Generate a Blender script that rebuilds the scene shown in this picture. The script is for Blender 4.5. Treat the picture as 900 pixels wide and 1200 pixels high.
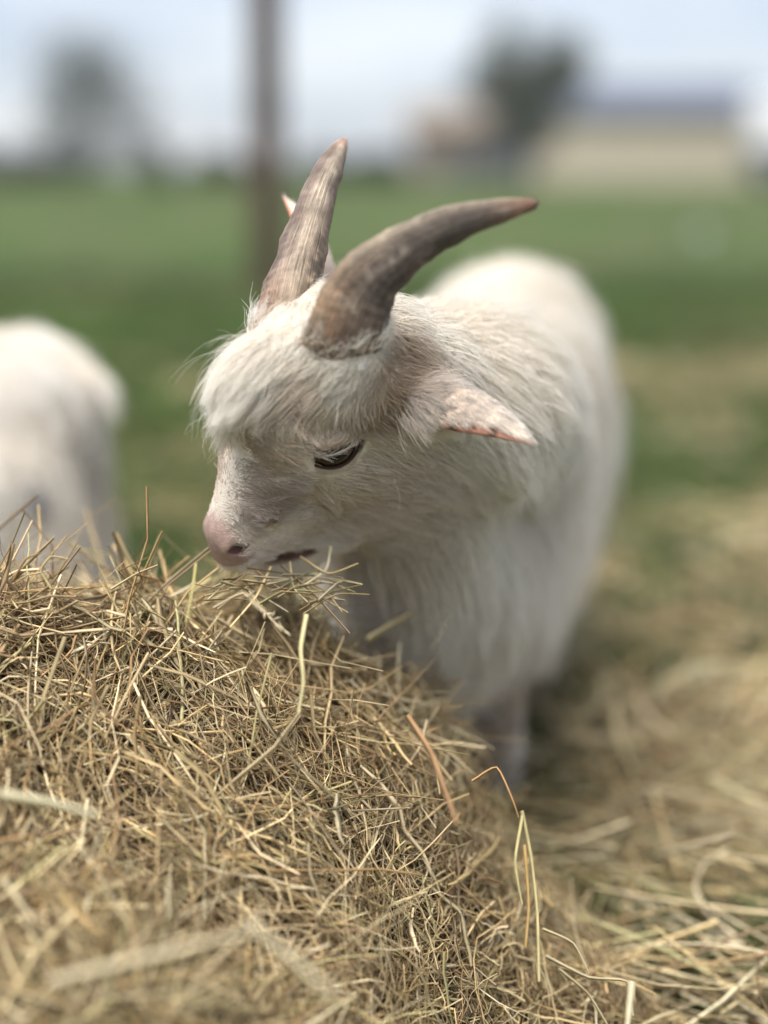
import bpy, bmesh, math, random
import numpy as np
from mathutils import Vector, Matrix

# ------------------------------------------------------------------ clear
for o in list(bpy.data.objects):
    bpy.data.objects.remove(o, do_unlink=True)
SC = bpy.context.scene
COL = SC.collection
rng = np.random.default_rng(7)
random.seed(7)
R_ = math.radians

# ------------------------------------------------------------------ camera
CAM_H = 0.56
PITCH = math.atan(402 / 1600)
cam_d = bpy.data.cameras.new("camera")
cam = bpy.data.objects.new("camera", cam_d)
COL.objects.link(cam)
cam.location = (0, 0, CAM_H)
cam.rotation_euler = (math.pi / 2 - PITCH, 0, 0)
cam_d.sensor_width = 36
cam_d.lens = 48
cam_d.clip_start = 0.02
cam_d.clip_end = 5000
cam_d.dof.use_dof = True
cam_d.dof.focus_distance = 0.805
cam_d.dof.aperture_fstop = 1.4
SC.camera = cam

# ------------------------------------------------------------------ world, sun, exposure
SUN_EL, SUN_AZ = 66, -148           # azimuth from +Y, negative = left of the view
world = bpy.data.worlds.new("World")
SC.world = world
world.use_nodes = True
wn, wl = world.node_tree.nodes, world.node_tree.links
wn.clear()
w_out = wn.new("ShaderNodeOutputWorld")
w_bg = wn.new("ShaderNodeBackground")
w_bg.inputs["Strength"].default_value = 0.075
w_sky = wn.new("ShaderNodeTexSky")
w_sky.sky_type = 'NISHITA'
w_sky.sun_disc = False
w_sky.sun_elevation = R_(SUN_EL)
w_sky.sun_rotation = R_(SUN_AZ)
w_tc = wn.new("ShaderNodeTexCoord")
w_map = wn.new("ShaderNodeMapping")
w_map.inputs["Scale"].default_value = (2.2, 2.2, 9.0)
w_noise = wn.new("ShaderNodeTexNoise")
w_noise.inputs["Scale"].default_value = 1.6
w_noise.inputs["Detail"].default_value = 6
w_ramp = wn.new("ShaderNodeValToRGB")
w_ramp.color_ramp.elements[0].position = 0.38
w_ramp.color_ramp.elements[0].color = (1.22, 1.40, 1.76, 1)
w_ramp.color_ramp.elements[1].position = 0.62
w_ramp.color_ramp.elements[1].color = (2.22, 2.28, 2.46, 1)
w_mix = wn.new("ShaderNodeMix")
w_mix.data_type = 'RGBA'
w_mix.inputs[0].default_value = 0.86      # nearly closed cloud cover
wl.new(w_tc.outputs["Generated"], w_map.inputs["Vector"])
wl.new(w_map.outputs["Vector"], w_noise.inputs["Vector"])
wl.new(w_noise.outputs["Fac"], w_ramp.inputs["Fac"])
wl.new(w_sky.outputs["Color"], w_mix.inputs[6])
wl.new(w_ramp.outputs["Color"], w_mix.inputs[7])
wl.new(w_mix.outputs[2], w_bg.inputs["Color"])
wl.new(w_bg.outputs[0], w_out.inputs["Surface"])

sun_d = bpy.data.lights.new("sun", 'SUN')
sun_d.energy = 1.5
sun_d.angle = R_(40)
sun_d.color = (1.0, 0.95, 0.88)
sun = bpy.data.objects.new("sun", sun_d)
COL.objects.link(sun)
_d = Vector((math.sin(R_(SUN_AZ)) * math.cos(R_(SUN_EL)), math.cos(R_(SUN_AZ)) * math.cos(R_(SUN_EL)), math.sin(R_(SUN_EL))))
sun.rotation_euler = _d.to_track_quat('Z', 'Y').to_euler()

SC.view_settings.view_transform = 'Standard'
SC.view_settings.look = 'None'
SC.view_settings.exposure = 2.32
SC.view_settings.gamma = 1.0
cy = SC.cycles
cy.use_denoising = True
cy.max_bounces = 8
cy.diffuse_bounces = 5
cy.glossy_bounces = 2
cy.transmission_bounces = 4
cy.transparent_max_bounces = 8
cy.sample_clamp_indirect = 6

# ------------------------------------------------------------------ helpers
CP, SP = math.cos(PITCH), math.sin(PITCH)
AX_R = np.array([1.0, 0, 0]); AX_F = np.array([0, CP, -SP]); AX_U = np.array([0, SP, CP])
CAMP = np.array([0, 0, CAM_H])


def at(px, py, d):
    """a point of the place: seen at px,py of the 900x1200 photograph, d metres deep"""
    return CAMP + d * (AX_F + (px - 450) / 1600 * AX_R + (600 - py) / 1600 * AX_U)


def project(P):
    q = P - CAMP
    d = q @ AX_F
    return np.stack([450 + 1600 * (q @ AX_R) / d, 600 - 1600 * (q @ AX_U) / d], -1), d


def tag(o, label=None, cat=None, group=None, kind=None):
    if label: o["label"] = label
    if cat: o["category"] = cat
    if group: o["group"] = group
    if kind: o["kind"] = kind
    return o


def link(name, data, parent=None, mats=()):
    o = bpy.data.objects.new(name, data)
    COL.objects.link(o)
    for m in mats:
        data.materials.append(m)
    if parent is not None:
        o.parent = parent
    return o


def empty(name, loc):
    o = bpy.data.objects.new(name, None)
    COL.objects.link(o)
    o.location = loc
    o.empty_display_size = 0.05
    return o


def np_mesh(name, V, F, smooth=True, attrs=None):
    """V (n,3); F (m,k) one face size. attrs: {name: (domain, type, array)}"""
    me = bpy.data.meshes.new(name)
    V = np.asarray(V, np.float32); F = np.asarray(F, np.int32)
    k = F.shape[1]
    me.vertices.add(len(V)); me.vertices.foreach_set("co", V.ravel())
    me.loops.add(F.size); me.loops.foreach_set("vertex_index", F.ravel())
    me.polygons.add(len(F))
    me.polygons.foreach_set("loop_start", np.arange(0, F.size, k, dtype=np.int32))
    me.polygons.foreach_set("loop_total", np.full(len(F), k, np.int32))
    me.update(calc_edges=True)
    me.polygons.foreach_set("use_smooth", np.full(len(F), smooth, bool))
    for n, (dom, ty, arr) in (attrs or {}).items():
        a = me.attributes.new(n, ty, dom)
        arr = np.asarray(arr, np.float32)
        if ty == 'FLOAT_COLOR':
            if arr.shape[1] == 3:
                arr = np.c_[arr, np.ones(len(arr), np.float32)]
            a.data.foreach_set("color", arr.astype(np.float32).ravel())
        else:
            a.data.foreach_set("value", arr.ravel())
    me.validate()
    return me


def vnoise(P, scale, seed=0):
    """smooth value noise in [0,1] at points P (n,3)"""
    Q = P * scale + 1000.0 + seed * 17.31
    i = np.floor(Q).astype(np.int64); f = Q - i
    f = f * f * (3 - 2 * f)

    def h(a, b, c):
        n = (a * 73856093) ^ (b * 19349663) ^ (c * 83492791) ^ (seed * 2654435)
        n = (n ^ (n >> 13)) * 1274126177
        n = n ^ (n >> 16)
        return (n & 0xffff) / 65535.0
    r = 0
    for dx in (0, 1):
        for dy in (0, 1):
            for dz in (0, 1):
                w = (f[:, 0] if dx else 1 - f[:, 0]) * (f[:, 1] if dy else 1 - f[:, 1]) * (f[:, 2] if dz else 1 - f[:, 2])
                r = r + w * h(i[:, 0] + dx, i[:, 1] + dy, i[:, 2] + dz)
    return r


def unit(v):
    return v / (np.linalg.norm(v, axis=-1, keepdims=True) + 1e-12)


def smooth(a, b, x):
    t = np.clip((x - a) / (b - a), 0, 1)
    return t * t * (3 - 2 * t)


# ------------------------------------------------------------------ materials
def material(name, color=(0.5, 0.5, 0.5), rough=0.7, attr=None, noise=None, spec=0.3, bump=None, obj_random=None):
    """noise: (scale, amount) value mottling; bump: (scale, strength, distance)"""
    m = bpy.data.materials.new(name)
    m.use_nodes = True
    nt = m.node_tree; N, L = nt.nodes, nt.links
    b = N["Principled BSDF"]
    b.inputs["Roughness"].default_value = rough
    b.inputs["Specular IOR Level"].default_value = spec
    tc = N.new("ShaderNodeTexCoord")
    if attr:
        a = N.new("ShaderNodeAttribute"); a.attribute_name = attr
        src = a.outputs["Color"]
    elif obj_random:
        oi = N.new("ShaderNodeObjectInfo")
        r = N.new("ShaderNodeValToRGB")
        cr = r.color_ramp
        cr.interpolation = 'CONSTANT'
        while len(cr.elements) < len(obj_random):
            cr.elements.new(0.5)
        for i, c in enumerate(obj_random):
            cr.elements[i].position = i / len(obj_random)
            cr.elements[i].color = (*c, 1)
        L.new(oi.outputs["Random"], r.inputs["Fac"])
        src = r.outputs["Color"]
    else:
        rgb = N.new("ShaderNodeRGB"); rgb.outputs[0].default_value = (*color, 1)
        src = rgb.outputs[0]
    if noise:
        t = N.new("ShaderNodeTexNoise"); t.inputs["Scale"].default_value = noise[0]; t.inputs["Detail"].default_value = 5
        L.new(tc.outputs["Object"], t.inputs["Vector"])
        mr = N.new("ShaderNodeMapRange")
        mr.inputs["From Min"].default_value = 0.25; mr.inputs["From Max"].default_value = 0.75
        mr.inputs["To Min"].default_value = 1 - noise[1]; mr.inputs["To Max"].default_value = 1 + noise[1]
        L.new(t.outputs["Fac"], mr.inputs["Value"])
        mx = N.new("ShaderNodeMix"); mx.data_type = 'RGBA'; mx.blend_type = 'MULTIPLY'
        mx.inputs[0].default_value = 1
        L.new(src, mx.inputs[6]); L.new(mr.outputs["Result"], mx.inputs[7])
        src = mx.outputs[2]
    L.new(src, b.inputs["Base Color"])
    if bump:
        t2 = N.new("ShaderNodeTexNoise"); t2.inputs["Scale"].default_value = bump[0]; t2.inputs["Detail"].default_value = 4
        L.new(tc.outputs["Object"], t2.inputs["Vector"])
        bp = N.new("ShaderNodeBump"); bp.inputs["Strength"].default_value = bump[1]; bp.inputs["Distance"].default_value = bump[2]
        L.new(t2.outputs["Fac"], bp.inputs["Height"]); L.new(bp.outputs["Normal"], b.inputs["Normal"])
    return m


def fur_material(name):
    m = bpy.data.materials.new(name)
    m.use_nodes = True
    nt = m.node_tree; N, L = nt.nodes, nt.links
    N.clear()
    out = N.new("ShaderNodeOutputMaterial")
    a = N.new("ShaderNodeAttribute"); a.attribute_name = "tint"
    d = N.new("ShaderNodeBsdfDiffuse"); t = N.new("ShaderNodeBsdfTranslucent")
    g = N.new("ShaderNodeBsdfHair"); g.component = 'Reflection'
    g.inputs["RoughnessU"].default_value = 0.35; g.inputs["RoughnessV"].default_value = 0.6
    g.inputs["Color"].default_value = (1, 1, 1, 1)
    m1 = N.new("ShaderNodeMixShader"); m1.inputs[0].default_value = 0.30
    m2 = N.new("ShaderNodeMixShader"); m2.inputs[0].default_value = 0.10
    L.new(a.outputs["Color"], d.inputs["Color"]); L.new(a.outputs["Color"], t.inputs["Color"])
    L.new(d.outputs[0], m1.inputs[1]); L.new(t.outputs[0], m1.inputs[2])
    L.new(m1.outputs[0], m2.inputs[1]); L.new(g.outputs[0], m2.inputs[2])
    L.new(m2.outputs[0], out.inputs["Surface"])
    return m


def straw_material(name, attr=None, obj_random=None):
    """dry stems: a little light passes through"""
    m = material(name, attr=attr, obj_random=obj_random, rough=0.5, spec=0.35, noise=(90, 0.22))
    N, L = m.node_tree.nodes, m.node_tree.links
    b = N["Principled BSDF"]
    src = b.inputs["Base Color"].links[0].from_socket
    t = N.new("ShaderNodeBsdfTranslucent")
    mx = N.new("ShaderNodeMixShader"); mx.inputs[0].default_value = 0.18
    L.new(src, t.inputs["Color"])
    L.new(b.outputs[0], mx.inputs[1]); L.new(t.outputs[0], mx.inputs[2])
    L.new(mx.outputs[0], N["Material Output"].inputs["Surface"])
    return m


STRAW = np.array([(.44, .34, .18), (.56, .48, .29), (.36, .27, .13), (.64, .57, .38), (.37, .34, .17), (.27, .18, .09),
                  (.50, .41, .24), (.33, .28, .16), (.57, .44, .23), (.20, .14, .08), (.54, .46, .31)])
M_FUR = fur_material("fur_strands")
M_SKIN = material("goat_skin", attr="tint", rough=0.55, spec=0.35, bump=(1100, 0.5, 0.0015))
M_HAY = straw_material("hay_stems", attr="tint")
M_STALK = straw_material("hay_stalks", obj_random=[tuple(c * 1.25) for c in STRAW])
M_GRASS = straw_material("grass_blades", attr="tint")

# ------------------------------------------------------------------ ground
def ground_material():
    m = bpy.data.materials.new("pasture")
    m.use_nodes = True
    nt = m.node_tree; N, L = nt.nodes, nt.links
    b = N["Principled BSDF"]; b.inputs["Roughness"].default_value = 0.95; b.inputs["Specular IOR Level"].default_value = 0.1
    geo = N.new("ShaderNodeNewGeometry")

    def noise(scale, det=4, off=0):
        mp = N.new("ShaderNodeMapping"); mp.inputs["Location"].default_value = (off, off * 2, 0)
        t = N.new("ShaderNodeTexNoise"); t.inputs["Scale"].default_value = scale; t.inputs["Detail"].default_value = det
        L.new(geo.outputs["Position"], mp.inputs["Vector"]); L.new(mp.outputs["Vector"], t.inputs["Vector"])
        return t.outputs["Fac"]

    def ramp(fac, stops):
        r = N.new("ShaderNodeValToRGB")
        while len(r.color_ramp.elements) < len(stops): r.color_ramp.elements.new(0.5)
        for e, (p, c) in zip(r.color_ramp.elements, stops):
            e.position = p; e.color = (*c, 1)
        L.new(fac, r.inputs["Fac"]); return r.outputs["Color"]
    green = ramp(noise(0.55, 6), [(0.3, (.034, .058, .016)), (0.5, (.045, .080, .018)), (0.72, (.074, .086, .034))])
    brown = ramp(noise(14, 5, 3), [(0.3, (.060, .052, .030)), (0.55, (.115, .095, .055)), (0.8, (.20, .165, .10))])
    patch = N.new("ShaderNodeMapRange"); patch.inputs["From Min"].default_value = 0.5; patch.inputs["From Max"].default_value = 0.66
    L.new(noise(0.9, 4, 7), patch.inputs["Value"])
    mx = N.new("ShaderNodeMix"); mx.data_type = 'RGBA'
    sc = N.new("ShaderNodeMath"); sc.operation = 'MULTIPLY'; sc.inputs[1].default_value = 0.75
    L.new(patch.outputs["Result"], sc.inputs[0])
    lt = N.new("ShaderNodeAttribute"); lt.attribute_name = "litter"
    ad = N.new("ShaderNodeMath"); ad.operation = 'MAXIMUM'
    l2 = N.new("ShaderNodeMath"); l2.operation = 'MULTIPLY'; l2.inputs[1].default_value = .5
    L.new(lt.outputs["Fac"], l2.inputs[0]); L.new(sc.outputs[0], ad.inputs[0]); L.new(l2.outputs[0], ad.inputs[1])
    L.new(ad.outputs[0], mx.inputs[0])
    L.new(green, mx.inputs[6]); L.new(brown, mx.inputs[7])
    L.new(mx.outputs[2], b.inputs["Base Color"])
    return m


def litter(x, y):
    """how thickly hay lies on the ground"""
    Pn = np.stack([x, y, 0 * x], -1)
    d = smooth(.36, .62, vnoise(Pn, 3.0, 31) * .55 + vnoise(Pn, 8, 32) * .45) * (1.25 - smooth(1.0, 3.4, y))
    d = d + 1.0 * smooth(1.45, .9, y) * smooth(0.0, .25, x)
    d = d + 0.9 * np.exp(-((x - .12) ** 2 + (y - 1.22) ** 2) / .04)
    return d * (smooth(-.6, .1, x) * .85 + .15)


gxs = np.concatenate([-np.geomspace(1500, 4, 14), np.linspace(-3, -1.3, 14), np.linspace(-1.2, 2.2, 86), np.linspace(2.4, 3, 4), np.geomspace(4, 1500, 14)])
gys = np.concatenate([np.linspace(-3, .4, 14), np.linspace(.5, 5, 114), np.geomspace(5.3, 3000, 20)])
gys = np.concatenate([[-1500, -200, -30], gys])
GX, GY = np.meshgrid(gxs, gys, indexing='ij')
P2 = np.stack([GX.ravel(), GY.ravel(), np.zeros(GX.size)], -1)
near = np.exp(-(P2[:, 0] ** 2 + P2[:, 1] ** 2) / 60)
P2[:, 2] = -0.012 + near * 0.024 * (vnoise(P2, 2.2, 1) - 0.5)
idx = np.arange(GX.size).reshape(GX.shape)
Fq = np.stack([idx[:-1, :-1], idx[1:, :-1], idx[1:, 1:], idx[:-1, 1:]], -1).reshape(-1, 4)
ground = link("ground", np_mesh("ground", P2, Fq, True, {"litter": ('POINT', 'FLOAT', np.clip(litter(P2[:, 0], P2[:, 1]), 0, 1))}), mats=[ground_material()])
tag(ground, "green pasture with bare brown patches running back to the far buildings", kind="structure")


# ------------------------------------------------------------------ stems: 3-sided tubes or flat blades along spines
def stems_mesh(name, P, W, col, flat=0.55, axis=None):
    """P (n,k,3) spines, W (n,k) half widths, col (n,3)"""
    n, k, _ = P.shape
    T = unit(np.gradient(P, axis=1))
    A = axis if axis is not None else rng.normal(size=(n, 1, 3))
    A = np.broadcast_to(A, T.shape)
    S = unit(np.cross(T, A)); Bv = np.cross(T, S)
    ang = np.array([0, 2.09, 4.19])
    fl = np.broadcast_to(np.asarray(flat, float).reshape(-1, 1, 1, 1), (n, 1, 1, 1)) if np.ndim(flat) else flat
    V = P[:, :, None, :] + W[:, :, None, None] * (S[:, :, None, :] * np.cos(ang)[None, None, :, None] + fl * Bv[:, :, None, :] * np.sin(ang)[None, None, :, None])
    base = np.arange(n * k * 3).reshape(n, k, 3)
    a = base[:, :-1, :]; b = base[:, 1:, :]
    F = np.stack([a, np.roll(a, -1, 2), np.roll(b, -1, 2), b], -1).reshape(-1, 4)
    C = np.repeat(col, k * 3, axis=0)
    return np_mesh(name, V.reshape(-1, 3), F, True, {"tint": ('POINT', 'FLOAT_COLOR', C)})


# ------------------------------------------------------------------ the hay heap
prof_x = np.array([-1.2, -0.7, -0.45, -0.30, -0.22, -0.12, -0.065, -0.015, 0.015, 0.048, 0.080, 0.135, 0.185, 0.30])
prof_h = np.array([0.02, 0.20, 0.318, 0.314, 0.302, 0.268, 0.262, 0.230, 0.205, 0.155, 0.105, 0.055, 0.0, -0.05])


def heap_h(x, y):
    x = np.asarray(x, float); y = np.asarray(y, float)
    sh = np.where(y < 0.80, (0.80 - y) * 0.30, (y - 0.80) * -0.10)
    h = np.interp(x + sh, prof_x, prof_h)
    h = h - np.clip(0.775 - y, 0, .095) * 0.85 - np.clip(0.68 - y, 0, 2) * 0.28 - np.clip(0.46 - y, 0, 2) * 0.5
    b = np.clip(y - np.where(x > -.11, .862, .835), 0, 2)
    h = h - b * 0.55 - b * b * 4.0
    P = np.stack([x.ravel(), y.ravel(), 0 * x.ravel()], -1)
    n = (vnoise(P, 13, 3) - .5) * 0.036 + (vnoise(P, 30, 4) - .5) * 0.026
    return h + n.reshape(x.shape)


def heap_grad(x, y, e=0.006):
    return (heap_h(x + e, y) - heap_h(x - e, y)) / (2 * e), (heap_h(x, y + e) - heap_h(x, y - e)) / (2 * e)


heap = empty("hay_heap", (-0.2, 0.75, 0))
tag(heap, "loose heap of tan hay in the foreground that the horned goat is eating from", "hay heap")
HO = np.array([-0.2, 0.75, 0])
hx, hy = np.meshgrid(np.linspace(-1.15, 0.24, 140), np.linspace(0.12, 1.12, 110), indexing='ij')
hz = np.maximum(heap_h(hx, hy) - 0.020, -0.05)
idx = np.arange(hx.size).reshape(hx.shape)
Fq = np.stack([idx[:-1, :-1], idx[1:, :-1], idx[1:, 1:], idx[:-1, 1:]], -1).reshape(-1, 4)
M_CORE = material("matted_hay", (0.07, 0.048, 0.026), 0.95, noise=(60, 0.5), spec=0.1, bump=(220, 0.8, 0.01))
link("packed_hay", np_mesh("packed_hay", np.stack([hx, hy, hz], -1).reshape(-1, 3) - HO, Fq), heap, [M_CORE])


def hay_spines(n, xy, lmin, lmax, lift=0.012, poke=0.10, k=7, bend=0.5):
    """stems that lie on the heap, arch over it and stick out of it here and there"""
    x0, y0 = xy[:, 0], xy[:, 1]
    P0 = np.stack([x0, y0, np.zeros(n)], -1)
    a0 = vnoise(P0, 11, 11) * 8 + rng.normal(size=n) * 0.65
    ln = lmin * (lmax / lmin) ** (rng.random(n) ** 1.5)
    curv = rng.normal(size=n) * bend
    s = np.linspace(-0.5, 0.5, k)
    th = a0[:, None] + curv[:, None] * s[None, :]
    step = ln[:, None] / (k - 1)
    gx, gy = heap_grad(x0, y0)
    # tangent frame of the heap so that steep flanks get stems running down them
    nrm = unit(np.stack([-gx, -gy, np.ones(n)], -1))
    e1 = unit(np.cross(np.array([0, 1.0, 0]), nrm)); e2 = np.cross(nrm, e1)
    d = e1[:, None, :] * np.cos(th)[..., None] + e2[:, None, :] * np.sin(th)[..., None]
    P = np.cumsum(d * step[..., None], axis=1)
    P -= P[:, k // 2:k // 2 + 1, :]
    base = np.stack([x0, y0, heap_h(x0, y0)], -1)
    off = rng.normal(size=n) * lift * 0.6 - 0.001
    tilt = rng.normal(size=n) * 0.16
    pk = rng.random(n) < poke
    tilt = np.where(pk, rng.normal(size=n) * np.where(y0 > .70, .34, .5), tilt)
    arch = rng.normal(size=n) * 0.9 - 0.25
    hgt = off[:, None] + ln[:, None] * (tilt[:, None] * s[None, :] + arch[:, None] * (s[None, :] ** 2) * 0.5)
    P = base[:, None, :] + P + nrm[:, None, :] * hgt[..., None]
    # keep the ends from diving deep below the heap
    zz = heap_h(P[..., 0], P[..., 1])
    P[..., 2] = np.maximum(P[..., 2], np.maximum(zz - 0.016, 0.002))
    # kinks
    P[:, 1:-1, :] += rng.normal(size=(n, k - 2, 3)) * ln[:, None, None] * 0.018
    return P, ln


def heap_points(n, ylo, yhi, seed):
    g = np.random.default_rng(seed)
    out = []
    while sum(len(o) for o in out) < n:
        y = ylo + (yhi - ylo) * g.random(n)
        x = g.uniform(-0.5, 0.22, n)
        h = heap_h(x, y)
        gx, gy = heap_grad(x, y)
        pr, d = project(np.stack([x, y, h], -1))
        ok = (h > 0.003) & (pr[:, 0] > -90) & (pr[:, 0] < 900) & (pr[:, 1] < 1330)
        w = np.sqrt(1 + gx ** 2 + gy ** 2) / 2.2
        ok &= g.random(n) < w
        out.append(np.stack([x, y], -1)[ok])
    return np.concatenate(out)[:n]


# fine stems, thousands of them: one mass
def hay_colours(n, P):
    c = STRAW[rng.integers(0, len(STRAW), n)]
    reg = vnoise(P[:, 3], 11, 21)[:, None]
    c = c * (0.28 + 1.15 * rng.random((n, 1)) ** 1.3)
    c = c * (1 - 0.25 * reg) + reg * 0.25 * np.array([.34, .20, .10])
    return c * np.array([1.34, 1.31, 1.26])


for n1, ylo, yhi, sd, lo_, hi_ in ((13000, 0.585, 1.02, 1, .024, .19), (6500, 0.34, 0.62, 2, .03, .19)):
    xy = heap_points(n1, ylo, yhi, sd)
    P, ln = hay_spines(n1, xy, lo_, hi_, lift=0.009, poke=0.13, bend=0.95)
    flank = smooth(-.02, .04, xy[:, 0] + (0.8 - xy[:, 1]) * .3)
    mid_ = P[:, 3:4, :]
    P = mid_ + (P - mid_) * (1 - .45 * flank[:, None, None])
    blade = rng.random(n1) < .13 * (1 - .6 * flank)
    W = 0.00040 + 0.00120 * rng.random(n1) ** 2.0
    W = W * (1 - .30 * flank)
    W = np.where(blade, .0012 + .0014 * rng.random(n1), W)
    taper = np.where(blade[:, None], (np.sin(np.linspace(.5, 2.95, 7)) ** .7)[None], np.linspace(1.0, 0.55, 7)[None])
    cl = hay_colours(n1, P)
    cl = np.where(blade[:, None], cl * .8 + .2 * np.array([.62, .54, .34]), cl)
    fl = np.where(blade, .15, .6)
    o = link("loose_hay", stems_mesh("loose_hay", P - HO, W[:, None] * taper, cl, flat=fl), heap, [M_HAY]); tag(o, kind="stuff")

# chaff: short curled bits between the stems
n1 = 11000
xy = heap_points(n1, 0.58, 1.0, 9)
P, ln = hay_spines(n1, xy, .008, .040, lift=0.008, poke=0.2, bend=1.9)
W = (0.00025 + 0.00055 * rng.random(n1) ** 2)[:, None] * np.linspace(1.0, 0.6, 7)[None]
o = link("chaff", stems_mesh("chaff", P - HO, W, hay_colours(n1, P) * .82, flat=.4), heap, [M_HAY]); tag(o, kind="stuff")

# the big stalks one can tell apart: each a part of the heap
stalk_meshes = []
for i in range(16):
    k = 9
    s = np.linspace(-0.5, 0.5, k)
    L_ = 1.0
    bend = rng.normal() * 0.22; bend2 = rng.normal() * 0.12
    Pm = np.stack([s, bend * s ** 2, bend2 * (s ** 2 - 0.2)], -1)[None]
    if i % 4 == 0:                      # a snapped stalk
        kk = rng.integers(3, 6)
        Pm[0, kk:, 1] += (s[kk:] - s[kk]) * rng.choice([-0.7, 0.7])
    Pm[0, 1:-1] += rng.normal(size=(k - 2, 3)) * 0.008
    w = 0.0130 * (0.8 + 0.5 * rng.random()) * (1.9 if i % 3 == 0 else 1.0)
    prof = np.linspace(1, 0.5, k) if i % 3 else np.sin(np.linspace(0.5, 2.95, k)) ** 0.7
    me = stems_mesh("hay_stalk", Pm, w * prof[None, :], np.array([[1, 1, 1.]]), flat=0.16 if i % 3 == 0 else 0.8)
    me.materials.append(M_STALK)
    stalk_meshes.append(me)

ns = 235
xy = np.concatenate([heap_points(140, 0.60, 0.92, 5), heap_points(ns - 140, 0.44, 0.62, 6)])
x0, y0 = xy[:, 0], xy[:, 1]
gx, gy = heap_grad(x0, y0)
for i in range(ns):
    nrm = Vector((-gx[i], -gy[i], 1)).normalized()
    L_ = random.uniform(0.05, 0.13) * (0.85 if y0[i] > 0.6 else 1)
    a = random.uniform(0, 2 * math.pi)
    e1 = Vector((0, 1, 0)).cross(nrm).normalized(); e2 = nrm.cross(e1)
    d = (e1 * math.cos(a) + e2 * math.sin(a) + nrm * random.gauss(0.0, 0.22)).normalized()
    up = (nrm - d * nrm.dot(d)).normalized()
    up = (up + d.cross(up) * random.uniform(-.8, .8)).normalized()
    sd = up.cross(d)
    M = Matrix((d, sd, up)).transposed().to_4x4()
    z = float(heap_h(np.array([x0[i]]), np.array([y0[i]]))[0])
    M.translation = Vector((x0[i], y0[i], z)) + nrm * random.uniform(0.001, 0.010) - Vector(HO)
    M = M @ Matrix.Diagonal((L_, L_ * 1.0, L_ * 1.0, 1))
    o = bpy.data.objects.new("hay_stalk", stalk_meshes[i % 16])
    COL.objects.link(o); o.parent = heap; o.matrix_local = M


def special_stalk(pts, w, col, flat=0.3, label=None):
    """one stalk through given points of the place (x,y,z)"""
    pts = [np.asarray(p) for p in pts]
    k = 4 * (len(pts) - 1) + 1
    t = np.linspace(0, len(pts) - 1, k); i = np.minimum(t.astype(int), len(pts) - 2); f = (t - i)[:, None]
    Q = np.array(pts)
    m = np.gradient(Q, axis=0) * 0.6
    h00 = 2 * f ** 3 - 3 * f ** 2 + 1; h10 = f ** 3 - 2 * f ** 2 + f; h01 = -2 * f ** 3 + 3 * f ** 2; h11 = f ** 3 - f ** 2
    S = h00 * Q[i] + h10 * m[i] + h01 * Q[i + 1] + h11 * m[i + 1]
    W = w * np.linspace(1, 0.55, k)[None, :]
    me = stems_mesh("hay_stalk", (S - HO)[None], W, np.array([col]), flat=flat, axis=np.array([[[0.1, -1, 0.3]]]))
    o = link("hay_stalk", me, heap, [M_HAY])
    if label: tag(o, label)
    return o


special_stalk([at(478, 838, .775), at(505, 880, .755), at(520, 920, .74), at(536, 965, .72)], .0024, (.33, .195, .095), .25, "broad orange brown blade crossing the right flank of the hay heap")
special_stalk([at(360, 720, .775), at(353, 760, .765), at(356, 800, .76), at(350, 835, .757)], .0019, (.60, .53, .28), .3, "curled pale yellow blade on top of the hay heap")
special_stalk([at(553, 915, .79), at(582, 899, .795), at(600, 935, .79), at(608, 958, .79)], .0011, (.48, .28, .12), .5, "bent brown stem poking out from the right edge of the hay heap")
special_stalk([at(612, 950, .79), at(622, 1000, .79), at(630, 1070, .785), at(632, 1150, .775)], .0016, (.56, .48, .24), .5, "upright pale stem standing off the right edge of the hay heap")
special_stalk([at(613, 955, .79), at(604, 1010, .785), at(612, 1060, .785)], .0013, (.60, .52, .26), .5)
special_stalk([at(615, 990, .785), at(620, 1060, .782), at(616, 1110, .78)], .0013, (.55, .36, .14), .5)
special_stalk([at(636, 1088, .785), at(672, 1105, .787), at(690, 1140, .787)], .0011, (.56, .47, .28), .5)
special_stalk([at(640, 1120, .78), at(690, 1145, .785), at(735, 1150, .79), at(742, 1190, .79)], .0014, (.56, .47, .30), .5)
special_stalk([at(655, 1135, .78), at(690, 1165, .785), at(720, 1215, .785)], .0012, (.50, .42, .24), .5)
special_stalk([at(742, 1150, .77), at(738, 1185, .765), at(733, 1230, .76)], .0030, (.60, .54, .36), .3)
special_stalk([at(430, 748, .90), at(465, 727, .92), at(497, 712, .94)], .0030, (.55, .45, .25), .4, "short pale straw sticking up before the goat's white chest")
special_stalk([at(230, 660, .77), at(226, 690, .765), at(218, 730, .76)], .0012, (.52, .45, .18), .5)
special_stalk([at(0, 930, .665), at(60, 940, .665), at(115, 955, .66)], .0040, (.55, .50, .32), .3)
special_stalk([at(60, 1150, .575), at(180, 1120, .58), at(300, 1090, .585)], .0042, (.60, .50, .32), .3)
special_stalk([at(290, 1080, .585), at(340, 1120, .58), at(395, 1170, .57)], .0032, (.58, .50, .33), .3)
special_stalk([at(130, 690, .80), at(160, 672, .80), at(185, 662, .80)], .0010, (.58, .47, .25), .5)
special_stalk([at(60, 690, .78), at(48, 668, .78), at(60, 652, .78), at(80, 655, .78)], .0010, (.50, .42, .22), .5)
special_stalk([at(15, 680, .78), at(30, 655, .78), at(48, 648, .78)], .0009, (.30, .20, .10), .5)
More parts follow.
